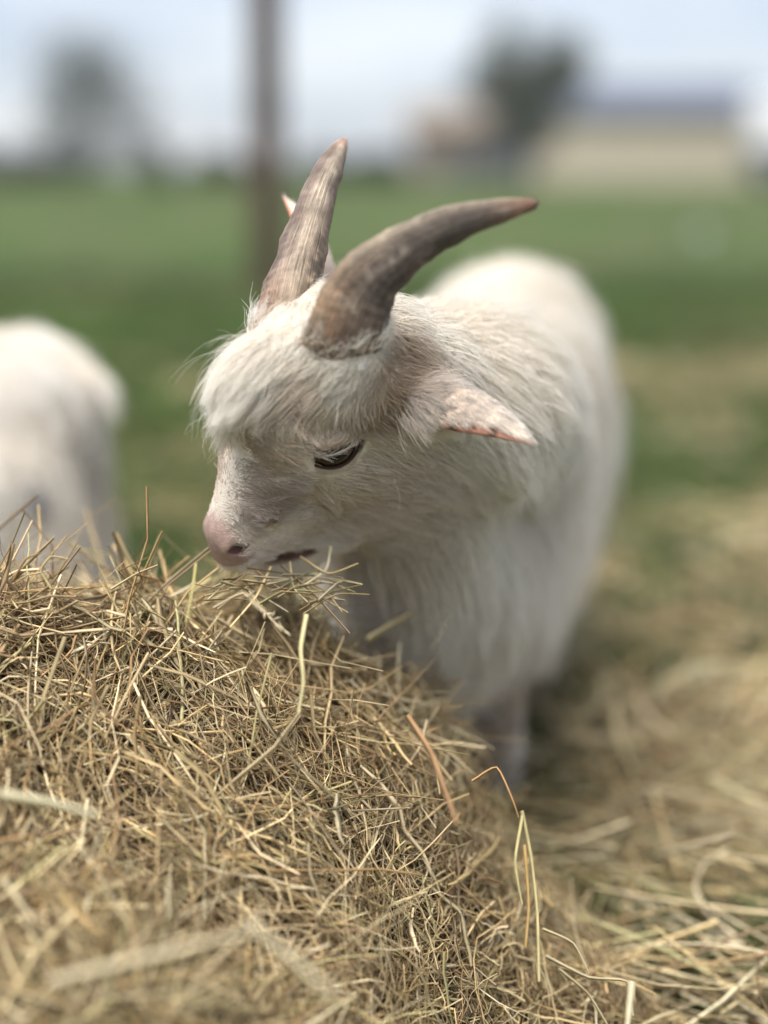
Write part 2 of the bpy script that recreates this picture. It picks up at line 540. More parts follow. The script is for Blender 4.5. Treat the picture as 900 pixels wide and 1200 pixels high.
# stems pulled up to the mouth
for a_, b_, c_, w_ in (((318, 664, .835), (300, 700, .82), (270, 735, .80), .0012), ((340, 658, .84), (345, 690, .825), (372, 715, .815), .0010), ((352, 652, .845), (385, 672, .835), (420, 660, .83), .0013),
                       ((300, 668, .835), (330, 690, .825), (368, 684, .825), .0010), ((330, 662, .838), (372, 700, .82), (410, 742, .80), .0011), ((388, 640, .845), (382, 668, .84), (350, 690, .825), .0013), ((290, 672, .83), (262, 690, .82), (225, 684, .81), .0009)):
    special_stalk([at(*a_), at(*b_), at(*c_)], w_, tuple(STRAW[rng.integers(0, 11)] * 1.2), .5)
for q in range(26):
    x_, y_ = random.uniform(268, 400), random.uniform(668, 700)
    d_ = .845 - (y_ - 665) * .0006
    a_ = random.uniform(-.9, .9); l_ = random.uniform(22, 60)
    dx, dy = l_ * math.cos(a_), l_ * math.sin(a_)
    special_stalk([at(x_ - dx, y_ - dy * .5 + 6, d_ - .02), at(x_, y_ + random.uniform(-6, 6), d_), at(x_ + dx, y_ + dy * .5 + 10, d_ - .01)],
                  random.uniform(.0006, .0013), tuple(STRAW[random.randrange(11)] * random.uniform(.7, 1.3)), .5)
# seed head lying over the crest in front of the mouth
hs = special_stalk([at(250, 712, .772), at(285, 695, .77), at(310, 716, .768), at(330, 740, .766)], .0010, (.60, .50, .32), .6)
sp, sw = [], []
for j in range(26):
    t = j / 25
    a = at(285 + 48 * t, 694 + 44 * t, .768)
    d_ = unit(np.array([.5 + .3 * rng.normal(), -.2 + .3 * rng.normal(), -.5 + .5 * rng.normal()])) * .005
    sp.append([a, a + d_ * .5, a + d_]); sw.append([.0003, .0008, .0002])
me = stems_mesh("seed_head", np.array(sp) - HO, np.array(sw), np.tile([.62, .52, .34], (26, 1)))
tag(link("seed_head", me, heap, [M_HAY]), kind="stuff")

# ------------------------------------------------------------------ hay litter on the ground
n3 = 17000
x = rng.uniform(-0.9, 1.5, n3 * 6); y = rng.uniform(0.75, 4.2, n3 * 6)
dens = litter(x, y)
keep = np.where(rng.random(n3 * 6) < dens * .22)[0][:n3]
x, y = x[keep], y[keep]
wad = rng.integers(0, len(x), 420)                      # wads that were dropped together
wi = np.repeat(wad, rng.integers(8, 26, 420)); ws_ = rng.normal(size=(len(wi), 2)) * .022
x = np.concatenate([x, x[wi] + ws_[:, 0]]); y = np.concatenate([y, y[wi] + ws_[:, 1]]); n3 = len(x)
inwad = np.arange(n3) >= n3 - len(wi)
k = 5
a0 = vnoise(np.stack([x, y, 0 * x], -1), 4, 33) * 6 + rng.normal(size=n3) * np.where(inwad, .45, .9)
ln = rng.uniform(.04, .17, n3)
s = np.linspace(-.5, .5, k)
th = a0[:, None] + rng.normal(size=(n3, 1)) * .8 * s
step = ln[:, None, None] / (k - 1)
P = np.cumsum(np.stack([np.cos(th), np.sin(th), 0 * th], -1) * step, 1)
P -= P.mean(1, keepdims=True)
P[..., 0] += x[:, None]; P[..., 1] += y[:, None]
P[..., 2] = (.004 + np.where(inwad, .06, .030) * rng.random(n3) ** 1.5)[:, None] + ln[:, None] * rng.normal(size=(n3, 1)) * .25 * s
P[..., 2] = np.maximum(P[..., 2], .003)
W = (0.0009 + 0.0022 * rng.random(n3) ** 2)[:, None] * np.linspace(1, .6, k)[None]
col = STRAW[rng.integers(0, len(STRAW), n3)] * (0.46 + .85 * rng.random((n3, 1)) + .3 * inwad[:, None])
o = link("scattered_hay", stems_mesh("scattered_hay", P, W, col, flat=.4), mats=[M_HAY])
tag(o, "hay scattered over the grass beside and behind the goat", kind="stuff")

# ------------------------------------------------------------------ grass
n4 = 60000
y = 0.85 + 7.2 * rng.random(n4) ** 1.7
x = rng.uniform(-1, 1, n4) * (y * .36 + .25) + .05
P0 = np.stack([x, y, 0 * x], -1)
keep = (vnoise(P0, 3.5, 41) + .35 * (rng.random(n4) - .5) > .30) & (rng.random(n4) > .5 * litter(x, y))
P0 = P0[keep]; y = y[keep]; n4 = len(P0)
k = 4
hgt = (.016 + .035 * rng.random(n4)) * (1 + .5 * vnoise(P0, 1.2, 42)); lean = rng.normal(size=(n4, 2)) * .6
s = np.linspace(0, 1, k)
P = P0[:, None, :] + np.concatenate([lean[:, None, :] * (s ** 1.6)[None, :, None], np.broadcast_to(s[None, :, None], (n4, k, 1))], -1) * hgt[:, None, None]
P[..., 2] -= .006
W = (.0012 + .0013 * rng.random(n4))[:, None] * (1 + y[:, None] * .16) * np.array([1, .9, .6, .1])[None]
g1 = np.array([.042, .085, .020]); g2 = np.array([.095, .135, .040]); g3 = np.array([.20, .18, .07])
t = rng.random((n4, 1)); t2 = (vnoise(P0, 1.6, 43)[:, None] > .62) * rng.random((n4, 1))
col = (g1 * (1 - t) + g2 * t) * (1 - t2 * .6) + g3 * t2 * .6
o = link("grass", stems_mesh("grass", P, W, col, flat=.15), mats=[M_GRASS])
tag(o, "short green grass growing around the goats and back to the fence", kind="stuff")

# ------------------------------------------------------------------ the goat: one continuous body from a distance field
HM = np.array([[.615, -.692, -.377], [-.685, -.231, -.691], [-.392, -.683, .616]])   # columns: left, forward, up of the head
HT = np.array([-0.0544, 0.8062, 0.4097])
HS = 1.035


def h2w(p):
    return (np.asarray(p, float) * HS) @ HM.T + HT


def w2h(P):
    return ((P - HT) @ HM) / HS


PR = []       # (space, kind, params, blend, sign)


def ell(c, r, k=.012, space='w', sub=False): PR.append((space, 'e', (np.array(c, float), np.array(r, float)), k, sub))
def cone(a, b, ra, rb, k=.012, space='w', sub=False): PR.append((space, 'c', (np.array(a, float), np.array(b, float), ra, rb), k, sub))


# body
BA = np.array([.073, 1.10, .345]); BB = np.array([.100, 1.25, .368]); BC = np.array([.128, 1.40, .385])
cone(BA, BB, .074, .078, .03)
cone(BB, BC, .078, .078, .03)
cone((.062, 1.045, .295), (.098, 1.25, .31), .056, .074, .03)      # brisket and belly
cone((.098, 1.25, .31), (.126, 1.39, .32), .074, .066, .03)
cone(h2w((0, -.045, -.005)), (.045, .905, .412), .044, .052, .03)  # neck
cone((.045, .905, .412), (.064, 1.0, .395), .052, .062, .03)
cone((.064, 1.0, .395), (.073, 1.09, .372), .062, .074, .03)
cone(h2w((0, -.020, -.078)), (.030, .975, .29), .040, .056, .03)   # throat
for s in (-1, 1):
    cone((.076 + .038 * s, 1.115, .30), (.068 + .034 * s, 1.120, .165), .036, .020, .02)
    cone((.068 + .034 * s, 1.120, .165), (.068 + .034 * s, 1.125, .02), .019, .015, .012)
    ell((.068 + .034 * s, 1.117, .014), (.016, .022, .018), .008)
    cone((.126 + .040 * s, 1.41, .325), (.130 + .042 * s, 1.445, .20), .058, .036, .03)
    cone((.130 + .042 * s, 1.445, .20), (.132 + .042 * s, 1.478, .13), .034, .018, .015)
    cone((.132 + .042 * s, 1.475, .13), (.132 + .042 * s, 1.455, .02), .018, .014, .012)
    ell((.132 + .042 * s, 1.447, .014), (.016, .022, .018), .008)
cone((.132, 1.455, .425), (.133, 1.492, .418), .013, .009, .015)     # tail
# head (l mirrored, f, u)
ell((0, -.035, .008), (.035, .046, .036), .015, 'h')
ell((0, -.011, .042), (.017, .029, .027), .030, 'h')               # forehead
cone((0, .004, .004), (0, .062, -.026), .0335, .0180, .018, 'h')   # bridge and muzzle
cone((0, .030, -.040), (0, .070, -.038), .0265, .0180, .010, 'h')   # upper lip
cone((0, -.010, -.070), (0, .062, -.0770), .038, .0170, .010, 'h') # lower jaw
ell((.026, -.018, -.030), (.016, .034, .030), .014, 'h')           # cheek
ell((.0240, -.0085, .0005), (.0168, .0175, .0168), .010, 'h')     # orbit
ell((0, .0680, -.0225), (.0115, .0112, .0110), .009, 'h')          # nose pad
ell((.0098, .0700, -.0235), (.0062, .010, .0085), .004, 'h')       # nostril wing
cone((.018, -.045, .030), (.021, -.048, .036), .021, .018, .025, 'h')   # horn base
cone((.030, -.055, -.006), (.044, -.064, -.014), .018, .013, .010, 'h')  # ear base
# cut: nostril, mouth line
ell((.0148, .0725, -.0225), (.0052, .0060, .0032), .0015, 'h', True)
cone((.0360, -.0050, .0015), (.0540, .0010, .0035), .0125, .0250, .004, 'h', True)    # eye socket
for li in (0, .008, .015, .021):
    cone((li, .0960, -.0480), (li + .003, .0440, -.0685), .0010, .0012, .0010, 'h', True)



def prim_sdf(kind, q, prm):
    if kind == 'e':
        c, r = prm
        d = (q - c) / r
        k0 = np.linalg.norm(d, axis=-1); k1 = np.linalg.norm(d / r, axis=-1) + 1e-9
        return k0 * (k0 - 1) / k1
    a, b, ra, rb = prm
    ab = b - a
    t = np.clip(((q - a) @ ab) / (ab @ ab), 0, 1)
    return np.linalg.norm(q - a - t[..., None] * ab, axis=-1) - (ra + (rb - ra) * t)


def combine(V, d, k, sub):
    if sub:
        d = -d
        h = np.maximum(k - np.abs(V - d), 0) / k
        return np.maximum(V, d) + h * h * k * .25
    h = np.maximum(k - np.abs(V - d), 0) / k
    return np.minimum(V, d) - h * h * k * .25


def sdf(P):
    H = w2h(P); H[..., 0] = np.abs(H[..., 0])
    V = np.full(P.shape[:-1], 1.0)
    for sp, kd, prm, k, sub in PR:
        d = prim_sdf(kd, H if sp == 'h' else P, prm) * (HS if sp == 'h' else 1)
        V = combine(V, d, k, sub)
    return V


def surface_nets(lo, hi, vox):
    n = np.ceil((hi - lo) / vox).astype(int) + 1
    ax = [lo[i] + np.arange(n[i]) * vox for i in range(3)]
    V = np.full(n, 0.06, np.float64)
    for sp, kd, prm, k, sub in PR:
        pts = []
        if kd == 'e': base = [(prm[0], prm[1].max())]
        else: base = [(prm[0], prm[2]), (prm[1], prm[3])]
        boxes = []
        for sgn in ((1, -1) if sp == 'h' else (1,)):
            b0 = np.full(3, 9.); b1 = np.full(3, -9.)
            for c, r in base:
                c = c.copy()
                if sp == 'h':
                    c[0] *= sgn; c = h2w(c)
                b0 = np.minimum(b0, c - r); b1 = np.maximum(b1, c + r)
            boxes.append((b0 - k * 1.6 - .012, b1 + k * 1.6 + .012))
        if sp == 'h' and (base[0][0][0] == 0):
            boxes = boxes[:1]
        for b0, b1 in boxes:
            i0 = np.clip(((b0 - lo) / vox).astype(int), 0, n); i1 = np.clip(((b1 - lo) / vox).astype(int) + 2, 0, n)
            if (i1 <= i0).any(): continue
            sl = tuple(slice(i0[j], i1[j]) for j in range(3))
            G = np.stack(np.meshgrid(*[ax[j][sl[j]] for j in range(3)], indexing='ij'), -1)
            if sp == 'h':
                G = w2h(G)
                if len(boxes) == 2:
                    # only this side's half, so that the mirrored pair is not blended twice
                    side = np.sign(base[0][0][0]) if True else 1
                    first = (b0 is boxes[0][0])
                    m = (G[..., 0] >= 0) if first else (G[..., 0] < 0)
                    G[..., 0] = np.abs(G[..., 0])
                    d = prim_sdf(kd, G, prm) * HS
                    V[sl] = np.where(m, combine(V[sl], d, k, sub), V[sl])
                    continue
                G[..., 0] = np.abs(G[..., 0])
            d = prim_sdf(kd, G, prm) * (HS if sp == 'h' else 1)
            V[sl] = combine(V[sl], d, k, sub)
    S = V < 0
    acc = np.zeros((*(n - 1), 3)); cnt = np.zeros(n - 1)
    cr = []
    for a in range(3):
        s0 = [slice(None)] * 3; s1 = [slice(None)] * 3
        s0[a] = slice(0, -1); s1[a] = slice(1, None)
        A, Bv = V[tuple(s0)], V[tuple(s1)]
        X = np.argwhere(S[tuple(s0)] != S[tuple(s1)])
        va, vb = A[tuple(X.T)], Bv[tuple(X.T)]
        t = va / (va - vb)
        pt = X.astype(float); pt[:, a] += t
        o1, o2 = [(1, 2), (2, 0), (0, 1)][a]
        for d1 in (0, -1):
            for d2 in (0, -1):
                c = X.copy(); c[:, o1] += d1; c[:, o2] += d2
                np.add.at(acc, tuple(c.T), pt); np.add.at(cnt, tuple(c.T), 1)
        cr.append((X, a, o1, o2, va < 0))
    ids = np.full(n - 1, -1); used = np.argwhere(cnt > 0)
    ids[tuple(used.T)] = np.arange(len(used))
    verts = lo + (acc[tuple(used.T)] / cnt[tuple(used.T)][:, None]) * vox
    faces = []
    for X, a, o1, o2, inside in cr:
        q = []
        for d1, d2 in ((0, 0), (-1, 0), (-1, -1), (0, -1)):
            c = X.copy(); c[:, o1] += d1; c[:, o2] += d2
            q.append(ids[tuple(c.T)])
        q = np.stack(q, -1)
        q[~inside] = q[~inside][:, ::-1]
        faces.append(q)
    return verts, np.concatenate(faces)


def nets_normals(P, e=.0008):
    g = np.stack([sdf(P + np.array(v) * e) - sdf(P - np.array(v) * e) for v in np.eye(3)], -1)
    return unit(g)


BV, BF = surface_nets(np.array([-.20, .70, -.01]), np.array([.27, 1.56, .58]), .0032)
# finer faces on the muzzle, then everything is pulled onto the field
bm = bmesh.new()
_me = np_mesh("tmp", BV, BF); bm.from_mesh(_me); bpy.data.meshes.remove(_me)
for rep in range(2):
    bm.verts.ensure_lookup_table()
    co = np.array([v.co[:] for v in bm.verts]); H = w2h(co)
    sel = (H[:, 1] > (.030 if rep == 0 else .060)) & (np.abs(H[:, 0]) < .05) & (np.abs(H[:, 2]) < .085) & (H[:, 1] < .13) & (co[:, 1] < 1)
    ed = [e for e in bm.edges if sel[e.verts[0].index] and sel[e.verts[1].index]]
    bmesh.ops.subdivide_edges(bm, edges=ed, cuts=1, use_grid_fill=True)
bmesh.ops.triangulate(bm, faces=[f for f in bm.faces if len(f.verts) != 3])
bm.verts.index_update()
BV = np.array([v.co[:] for v in bm.verts]); BF = np.array([[v.index for v in f.verts] for f in bm.faces])
bm.free()
for it in range(2):
    d = sdf(BV); nr = nets_normals(BV)
    BV = BV - nr * np.clip(d, -.002, .002)[:, None]
BN = nets_normals(BV, .0015)

GO = np.array([0.10, 1.22, 0.0])
SKIN = np.array([.72, .65, .57]); PINK = np.array([.37, .26, .22]); DARKM = np.array([.10, .05, .045])


def skin_tint(P):
    H = w2h(P); l = np.abs(H[:, 0])
    c = np.tile(SKIN, (len(P), 1))
    w = (smooth(.060, .071, H[:, 1]) * smooth(-.040, -.033, H[:, 2]))[:, None]
    c = c * (1 - w) + PINK * w
    c = c * (1 - .18 * smooth(.35, .75, vnoise(P, 420, 5))[:, None] * w)
    nos = smooth(.0075, .0040, np.linalg.norm((np.stack([l, H[:, 1], H[:, 2]], -1) - np.array([.0148, .0720, -.0225])) / np.array([1, 1.2, .70]), axis=1))[:, None]
    c = c * (1 - nos) + np.array([.16, .07, .06]) * nos
    # lips
    a = np.array([.012, .082, -.0512]); b = np.array([.0255, .048, -.0565]); ab = b - a
    Q = np.stack([l, H[:, 1], H[:, 2]], -1)
    t = np.clip(((Q - a) @ ab) / (ab @ ab), 0, 1)
    d = np.linalg.norm(Q - a - t[:, None] * ab, axis=1)
    ml = np.abs(H[:, 2] + .0510 + .0185 * (.0885 - H[:, 1]) / .0455)
    lip = (smooth(.006, .0035, ml) * smooth(.040, .050, H[:, 1]))[:, None] * .85
    c = c * (1 - lip) + np.array([.24, .16, .135]) * lip
    w = (smooth(.0036, .0018, ml) * smooth(.039, .044, H[:, 1]))[:, None]
    c = c * (1 - w) + DARKM * w
    de = np.linalg.norm((Q - np.array([.041, -.0085, .0005])) / np.array([1, 1.5, .85]), axis=1)
    w = smooth(.0125, .0095, de)[:, None]
    c = c * (1 - w) + np.array([.045, .028, .022]) * w
    hoof = smooth(.034, .026, P[:, 2])[:, None]
    return c * (1 - hoof) + np.array([.06, .045, .035]) * hoof


goat = empty("goat", GO)
tag(goat, "white long-haired goat with two horns lowering its head to the hay heap", "goat", "white goats in the pasture")
goat_body = link("body", np_mesh("goat_body", BV - GO, BF, True, {"tint": ('POINT', 'FLOAT_COLOR', skin_tint(BV))}), goat, [M_SKIN])

# ---- eyes and lids
M_EYE = bpy.data.materials.new("goat_eye"); M_EYE.use_nodes = True
_n, _l = M_EYE.node_tree.nodes, M_EYE.node_tree.links
_b = _n["Principled BSDF"]; _b.inputs["Roughness"].default_value = .10; _b.inputs["Specular IOR Level"].default_value = .35
_a = _n.new("ShaderNodeAttribute"); _a.attribute_name = "tint"; _l.new(_a.outputs["Color"], _b.inputs["Base Color"])
M_LID = material("eyelid_skin", attr="tint", rough=.8, spec=.15, bump=(1500, .3, .0006))


def w_at_eye(side):
    """eye centre, outward axis, long axis (towards the ear), up axis"""
    c = h2w((.0240 * side, -.0085, .0005))
    ax = HM @ unit(np.array([side * .93, .28, .10]))
    lng = HM @ unit(np.array([0, -.90, -.40]))
    lng = unit(lng - ax * (lng @ ax))
    up = np.cross(ax, lng)
    if up[2] < 0: up = -up
    return c, ax, lng, up


LIDS = []
for side in (1, -1):
    c, ax, lng, up = w_at_eye(side)
    r = .0178
    # eyeball (finer than an icosphere, coloured by angle from the axis)
    nu, nv = 48, 40
    th = np.linspace(0, math.pi, nv)[:, None]; ph = np.linspace(0, 2 * math.pi, nu, endpoint=False)[None]
    X = np.sin(th) * np.cos(ph); Y = np.sin(th) * np.sin(ph); Z = np.cos(th) + 0 * ph
    bulge = r * (1 + .05 * np.exp(-(th / .45) ** 2))
    V = (c + (bulge * X)[..., None] * lng + (bulge * Y)[..., None] * up + (bulge * Z)[..., None] * ax).reshape(-1, 3)
    ij = np.arange(nu * nv).reshape(nv, nu)
    F = np.stack([ij[:-1], np.roll(ij[:-1], -1, 1), np.roll(ij[1:], -1, 1), ij[1:]], -1).reshape(-1, 4)
    tv = (th + 0 * ph).ravel(); xv = (X + 0 * th).ravel(); yv = Y.ravel()
    col = np.tile(np.array([.055, .03, .018]), (len(V), 1))
    iris = smooth(.62, .56, tv)[:, None]
    col = np.array([.03, .02, .016]) * (1 - iris) + np.array([.034, .021, .013]) * iris
    ring = smooth(.06, .0, np.abs(tv - .58))[:, None]
    col = col * (1 - ring * .6)
    pup = smooth(1.15, .9, np.sqrt((xv / .36) ** 2 + (yv / .15) ** 2))[:, None]
    col = col * (1 - pup) + np.array([.006, .005, .005]) * pup
    link("eye", np_mesh("eyeball", V - GO, F, True, {"tint": ('POINT', 'FLOAT_COLOR', col)}), goat, [M_EYE])
    # lids: one ring of skin over the ball round an almond opening
    n_a, n_r = 72, 16
    phi = np.linspace(0, 2 * math.pi, n_a, endpoint=False)
    # almond half-widths in radians on the ball
    lx = np.cos(phi); ly = np.sin(phi)
    yo = np.where(ly > 0, .40, .38)
    ax_x = np.where(lx > 0, .92, 1.02)
    ax_x = np.where(lx > 0, .96, 1.14)
    ox = ax_x * lx
    oy = yo * np.sign(ly) * np.abs(ly) ** np.where(lx > 0, 1.1, 1.45)
    rows, tints, rr = [], [], []
    for j in range(n_r + 2):
        if j < 2:
            e = 0; rad = r * (1.02 + .0 * j) + (.0004 if j == 0 else .0016)
        else:
            e = ((j - 1) / n_r) ** 1.2
            rad = r + .0020 + .0004 * math.sin(min(e * 9, 3.14)) - .0012 * e - .003 * smooth(.6, 1, e)
        an = np.sqrt(ox ** 2 + oy ** 2)
        px_, py_ = ox / an, oy / an
        outer = 1.45
        ang = an + (outer - an) * e
        dirx = px_ * (1 - e) + lx * e; diry = py_ * (1 - e) + ly * e
        nn = np.sqrt(dirx ** 2 + diry ** 2); dirx /= nn; diry /= nn
        rows.append(c + rad * (np.sin(ang)[:, None] * (dirx[:, None] * lng + diry[:, None] * up) + np.cos(ang)[:, None] * ax))
        inner = smooth(.55, .95, -lx)
        w = np.clip(1.15 - e * (8 - 5.5 * inner), 0, 1)[:, None] if j >= 2 else 1.0
        tints.append(np.array([.05, .028, .022]) * w + np.array([[.50, .36, .28]]) * (1 - w) + np.zeros((n_a, 1)))
        rr.append(np.full(n_a, e if j >= 2 else -1.))
    V = np.concatenate(rows); T_ = np.concatenate(tints); E_ = np.concatenate(rr)
    ij = np.arange(n_a * (n_r + 2)).reshape(n_r + 2, n_a)
    F = np.stack([ij[:-1], ij[1:], np.roll(ij[1:], -1, 1), np.roll(ij[:-1], -1, 1)], -1).reshape(-1, 4)
    if side == -1: F = F[:, ::-1]
    link("eyelid", np_mesh("eyelid", V - GO, F, True, {"tint": ('POINT', 'FLOAT_COLOR', T_)}), goat, [M_LID])
    LIDS.append((V, F, E_, c, ax, up, lng))

# ---- horns
def horn_material():
    m = bpy.data.materials.new("horn")
    m.use_nodes = True
    nt = m.node_tree; N, L = nt.nodes, nt.links
    b = N["Principled BSDF"]; b.inputs["Roughness"].default_value = .55; b.inputs["Specular IOR Level"].default_value = .35
    a = N.new("ShaderNodeAttribute"); a.attribute_name = "tint"
    u = N.new("ShaderNodeAttribute"); u.attribute_name = "along"
    k = N.new("ShaderNodeAttribute"); k.attribute_name = "around"
    cb = N.new("ShaderNodeCombineXYZ")
    mu = N.new("ShaderNodeMath"); mu.operation = 'MULTIPLY'; mu.inputs[1].default_value = 2.6
    mk = N.new("ShaderNodeMath"); mk.operation = 'MULTIPLY'; mk.inputs[1].default_value = 30
    L.new(u.outputs["Fac"], mu.inputs[0]); L.new(k.outputs["Fac"], mk.inputs[0])
    L.new(mu.outputs[0], cb.inputs[0]); L.new(mk.outputs[0], cb.inputs[1])
    t = N.new("ShaderNodeTexNoise"); t.inputs["Scale"].default_value = 1.6; t.inputs["Detail"].default_value = 7; t.inputs["Roughness"].default_value = .65
    L.new(cb.outputs[0], t.inputs["Vector"])
    r = N.new("ShaderNodeMapRange"); r.inputs["From Min"].default_value = .3; r.inputs["From Max"].default_value = .7
    r.inputs["To Min"].default_value = .35; r.inputs["To Max"].default_value = 1.6
    L.new(t.outputs["Fac"], r.inputs["Value"])
    tc = N.new("ShaderNodeTexCoord")
    t2 = N.new("ShaderNodeTexNoise"); t2.inputs["Scale"].default_value = 180; t2.inputs["Detail"].default_value = 6
    L.new(tc.outputs["Object"], t2.inputs["Vector"])
    r2 = N.new("ShaderNodeMapRange"); r2.inputs["From Min"].default_value = .3; r2.inputs["From Max"].default_value = .7
    r2.inputs["To Min"].default_value = .75; r2.inputs["To Max"].default_value = 1.2
    L.new(t2.outputs["Fac"], r2.inputs["Value"])
    mm = N.new("ShaderNodeMath"); mm.operation = 'MULTIPLY'
    L.new(r.outputs["Result"], mm.inputs[0]); L.new(r2.outputs["Result"], mm.inputs[1])
    mx = N.new("ShaderNodeMix"); mx.data_type = 'RGBA'; mx.blend_type = 'MULTIPLY'; mx.inputs[0].default_value = 1
    L.new(a.outputs["Color"], mx.inputs[6]); L.new(mm.outputs[0], mx.inputs[7])
    L.new(mx.outputs[2], b.inputs["Base Color"])
    bp = N.new("ShaderNodeBump"); bp.inputs["Strength"].default_value = .9; bp.inputs["Distance"].default_value = .0022
    L.new(mm.outputs[0], bp.inputs["Height"]); L.new(bp.outputs["Normal"], b.inputs["Normal"])
    return m


M_HORN = horn_material()


def catmull(Q, n):
    Q = np.asarray(Q, float)
    t = np.linspace(0, len(Q) - 1, n); i = np.minimum(t.astype(int), len(Q) - 2); f = (t - i)[:, None]
    m = np.gradient(Q, axis=0)
    return (2 * f ** 3 - 3 * f ** 2 + 1) * Q[i] + (f ** 3 - 2 * f ** 2 + f) * m[i] + (-2 * f ** 3 + 3 * f ** 2) * Q[i + 1] + (f ** 3 - f ** 2) * m[i + 1]


def make_horn(name, pts, widths, depth_ratio, keel_dir, keel, seed, base_tan=0.0, dirt=False, label=None):
    n, m = 90, 64
    Cn = catmull(pts, n)
    Wd = catmull(np.asarray(widths)[:, None], n)[:, 0]
    T = unit(np.gradient(Cn, axis=0))
    K = np.asarray(keel_dir, float)
    if K.ndim == 2: K = catmull(K, n)
    K = unit(K - T * np.sum(K * T, -1, keepdims=True))
    B = np.cross(T, K)
    th = np.linspace(-math.pi, math.pi, m, endpoint=False)
    s = np.linspace(0, 1, n)
    rk = 1 + keel * np.exp(-(th / .40) ** 2)
    V = []
    g = np.random.default_rng(seed)
    dist = np.concatenate([[0], np.cumsum(np.linalg.norm(np.diff(Cn, axis=0), axis=1))])
    PP = np.stack([np.cos(th)[None] * 1.2 + 0 * s[:, None], np.sin(th)[None] * 1.2 + 0 * s[:, None], s[:, None] * 14 + 0 * th[None]], -1).reshape(-1, 3)
    lump = (vnoise(PP, 1.3, seed) - .5).reshape(n, m)
    ringphase = dist[:, None] / .0062 + 1.2 * np.abs(np.cos(th / 2 + math.pi / 2))[None] + 1.5 * lump
    ring = (np.abs(np.sin(ringphase * math.pi)) - .5)
    groove = np.cos(th * 9 + 3 * lump) * .25
    disp = (ring * .0011 * np.clip(1.15 - s, .1, 1)[:, None] + groove * .0007 + lump * .0042)
    rad = Wd[:, None] * rk[None] + disp * np.clip(Wd / .02, .15, 1)[:, None]
    asym = 1 + .0 * th
    cx = np.cos(th)[None] * rad * asym
    cyy = np.sin(th)[None] * rad * depth_ratio
    V = Cn[:, None] + cx[..., None] * K[:, None] + cyy[..., None] * B[:, None]
    ij = np.arange(n * m).reshape(n, m)
    F = np.stack([ij[:-1], np.roll(ij[:-1], -1, 1), np.roll(ij[1:], -1, 1), ij[1:]], -1).reshape(-1, 4)
    V = V.reshape(-1, 3)
    V = np.concatenate([V, [Cn[-1] + T[-1] * Wd[-1] * .9]])
    tip = len(V) - 1
    # close the tip with slim quads
    last = ij[-1]
    F = np.concatenate([F, np.stack([last[0::2], last[1::2], np.roll(last, -2)[0::2], np.full(m // 2, tip)], -1)])
    S = np.append(np.repeat(s, m), 1.0); TH = np.append(np.tile(th, n), 0)
    Pn = V
    c0 = np.array([.46, .29, .19]); c1 = np.array([.205, .162, .136]); c2 = np.array([.50, .29, .21])
    w1 = smooth(.0, .35, S)[:, None]; w2 = smooth(.74, .97, S)[:, None]
    col = c0 * (1 - w1) + c1 * w1
    col = col * (1 - w2) + c2 * w2
    if dirt: col = col * np.array([1.5, 1.38, 1.36])
    bands = (.5 + .5 * np.cos(np.interp(S, s, dist) / .0062 * 2 * math.pi + np.append((1.2 * np.abs(np.cos(th / 2 + math.pi / 2))[None] + 1.5 * lump).ravel(), 0) * 2 * math.pi))[:, None]
    col = col * (1 - .22 * bands * (1 - .7 * S[:, None]))
    kl = np.exp(-(TH / .55) ** 2)[:, None] * (1 - .6 * w2)
    col = col * (1 - kl * .75) + np.array([.74, .61, .47]) * kl * .75
    if base_tan:
        bt = (np.exp(-((TH - .2) / .9) ** 2) * smooth(.55, .12, S))[:, None] * base_tan
        col = col * (1 - bt) + np.array([.40, .23, .12]) * bt
    col = col * (.62 + .75 * vnoise(Pn, 95, seed + 7) * (.6 + .8 * vnoise(Pn, 260, seed + 8)))[:, None]
    pale = smooth(.66, .74, vnoise(Pn, 150, seed + 11))[:, None] * (1 - .6 * w2)
    col = col * (1 - .45 * pale) + np.array([.46, .38, .30]) * .45 * pale
    gr = .35 * smooth(.42, .7, vnoise(Pn, 110, seed + 3))[:, None] * smooth(.5, .1, S)[:, None]
    if dirt:
        fac = np.exp(-((TH - dirt) / .75) ** 2)[:, None] * smooth(.62, .2, S)[:, None]
        col = col * (1 - fac * .6) + np.array([.36, .24, .12]) * fac * .6
        gr = smooth(.36, .62, vnoise(Pn, 240, seed + 3))[:, None] * np.exp(-((TH - dirt) / .5) ** 2)[:, None] * smooth(.55, .25, S)[:, None] * 1.3
        gr = np.clip(gr, 0, 1)
    col = col * (1 - gr * .8) + np.array([.045, .032, .022]) * gr * .8
    me = np_mesh(name, V - GO, F, True, {"tint": ('POINT', 'FLOAT_COLOR', col), "along": ('POINT', 'FLOAT', S), "around": ('POINT', 'FLOAT', np.abs(TH) / math.pi)})
    Tv = np.concatenate([np.repeat(T, m, axis=0), T[-1:]]); Rv = unit(V - np.concatenate([np.repeat(Cn, m, axis=0), Cn[-1:] - T[-1:]]))
    HORN_SURF.append((V, Tv, Rv, S))
    o = link("horn", me, goat, [M_HORN])
    if label: tag(o, label)
    return o


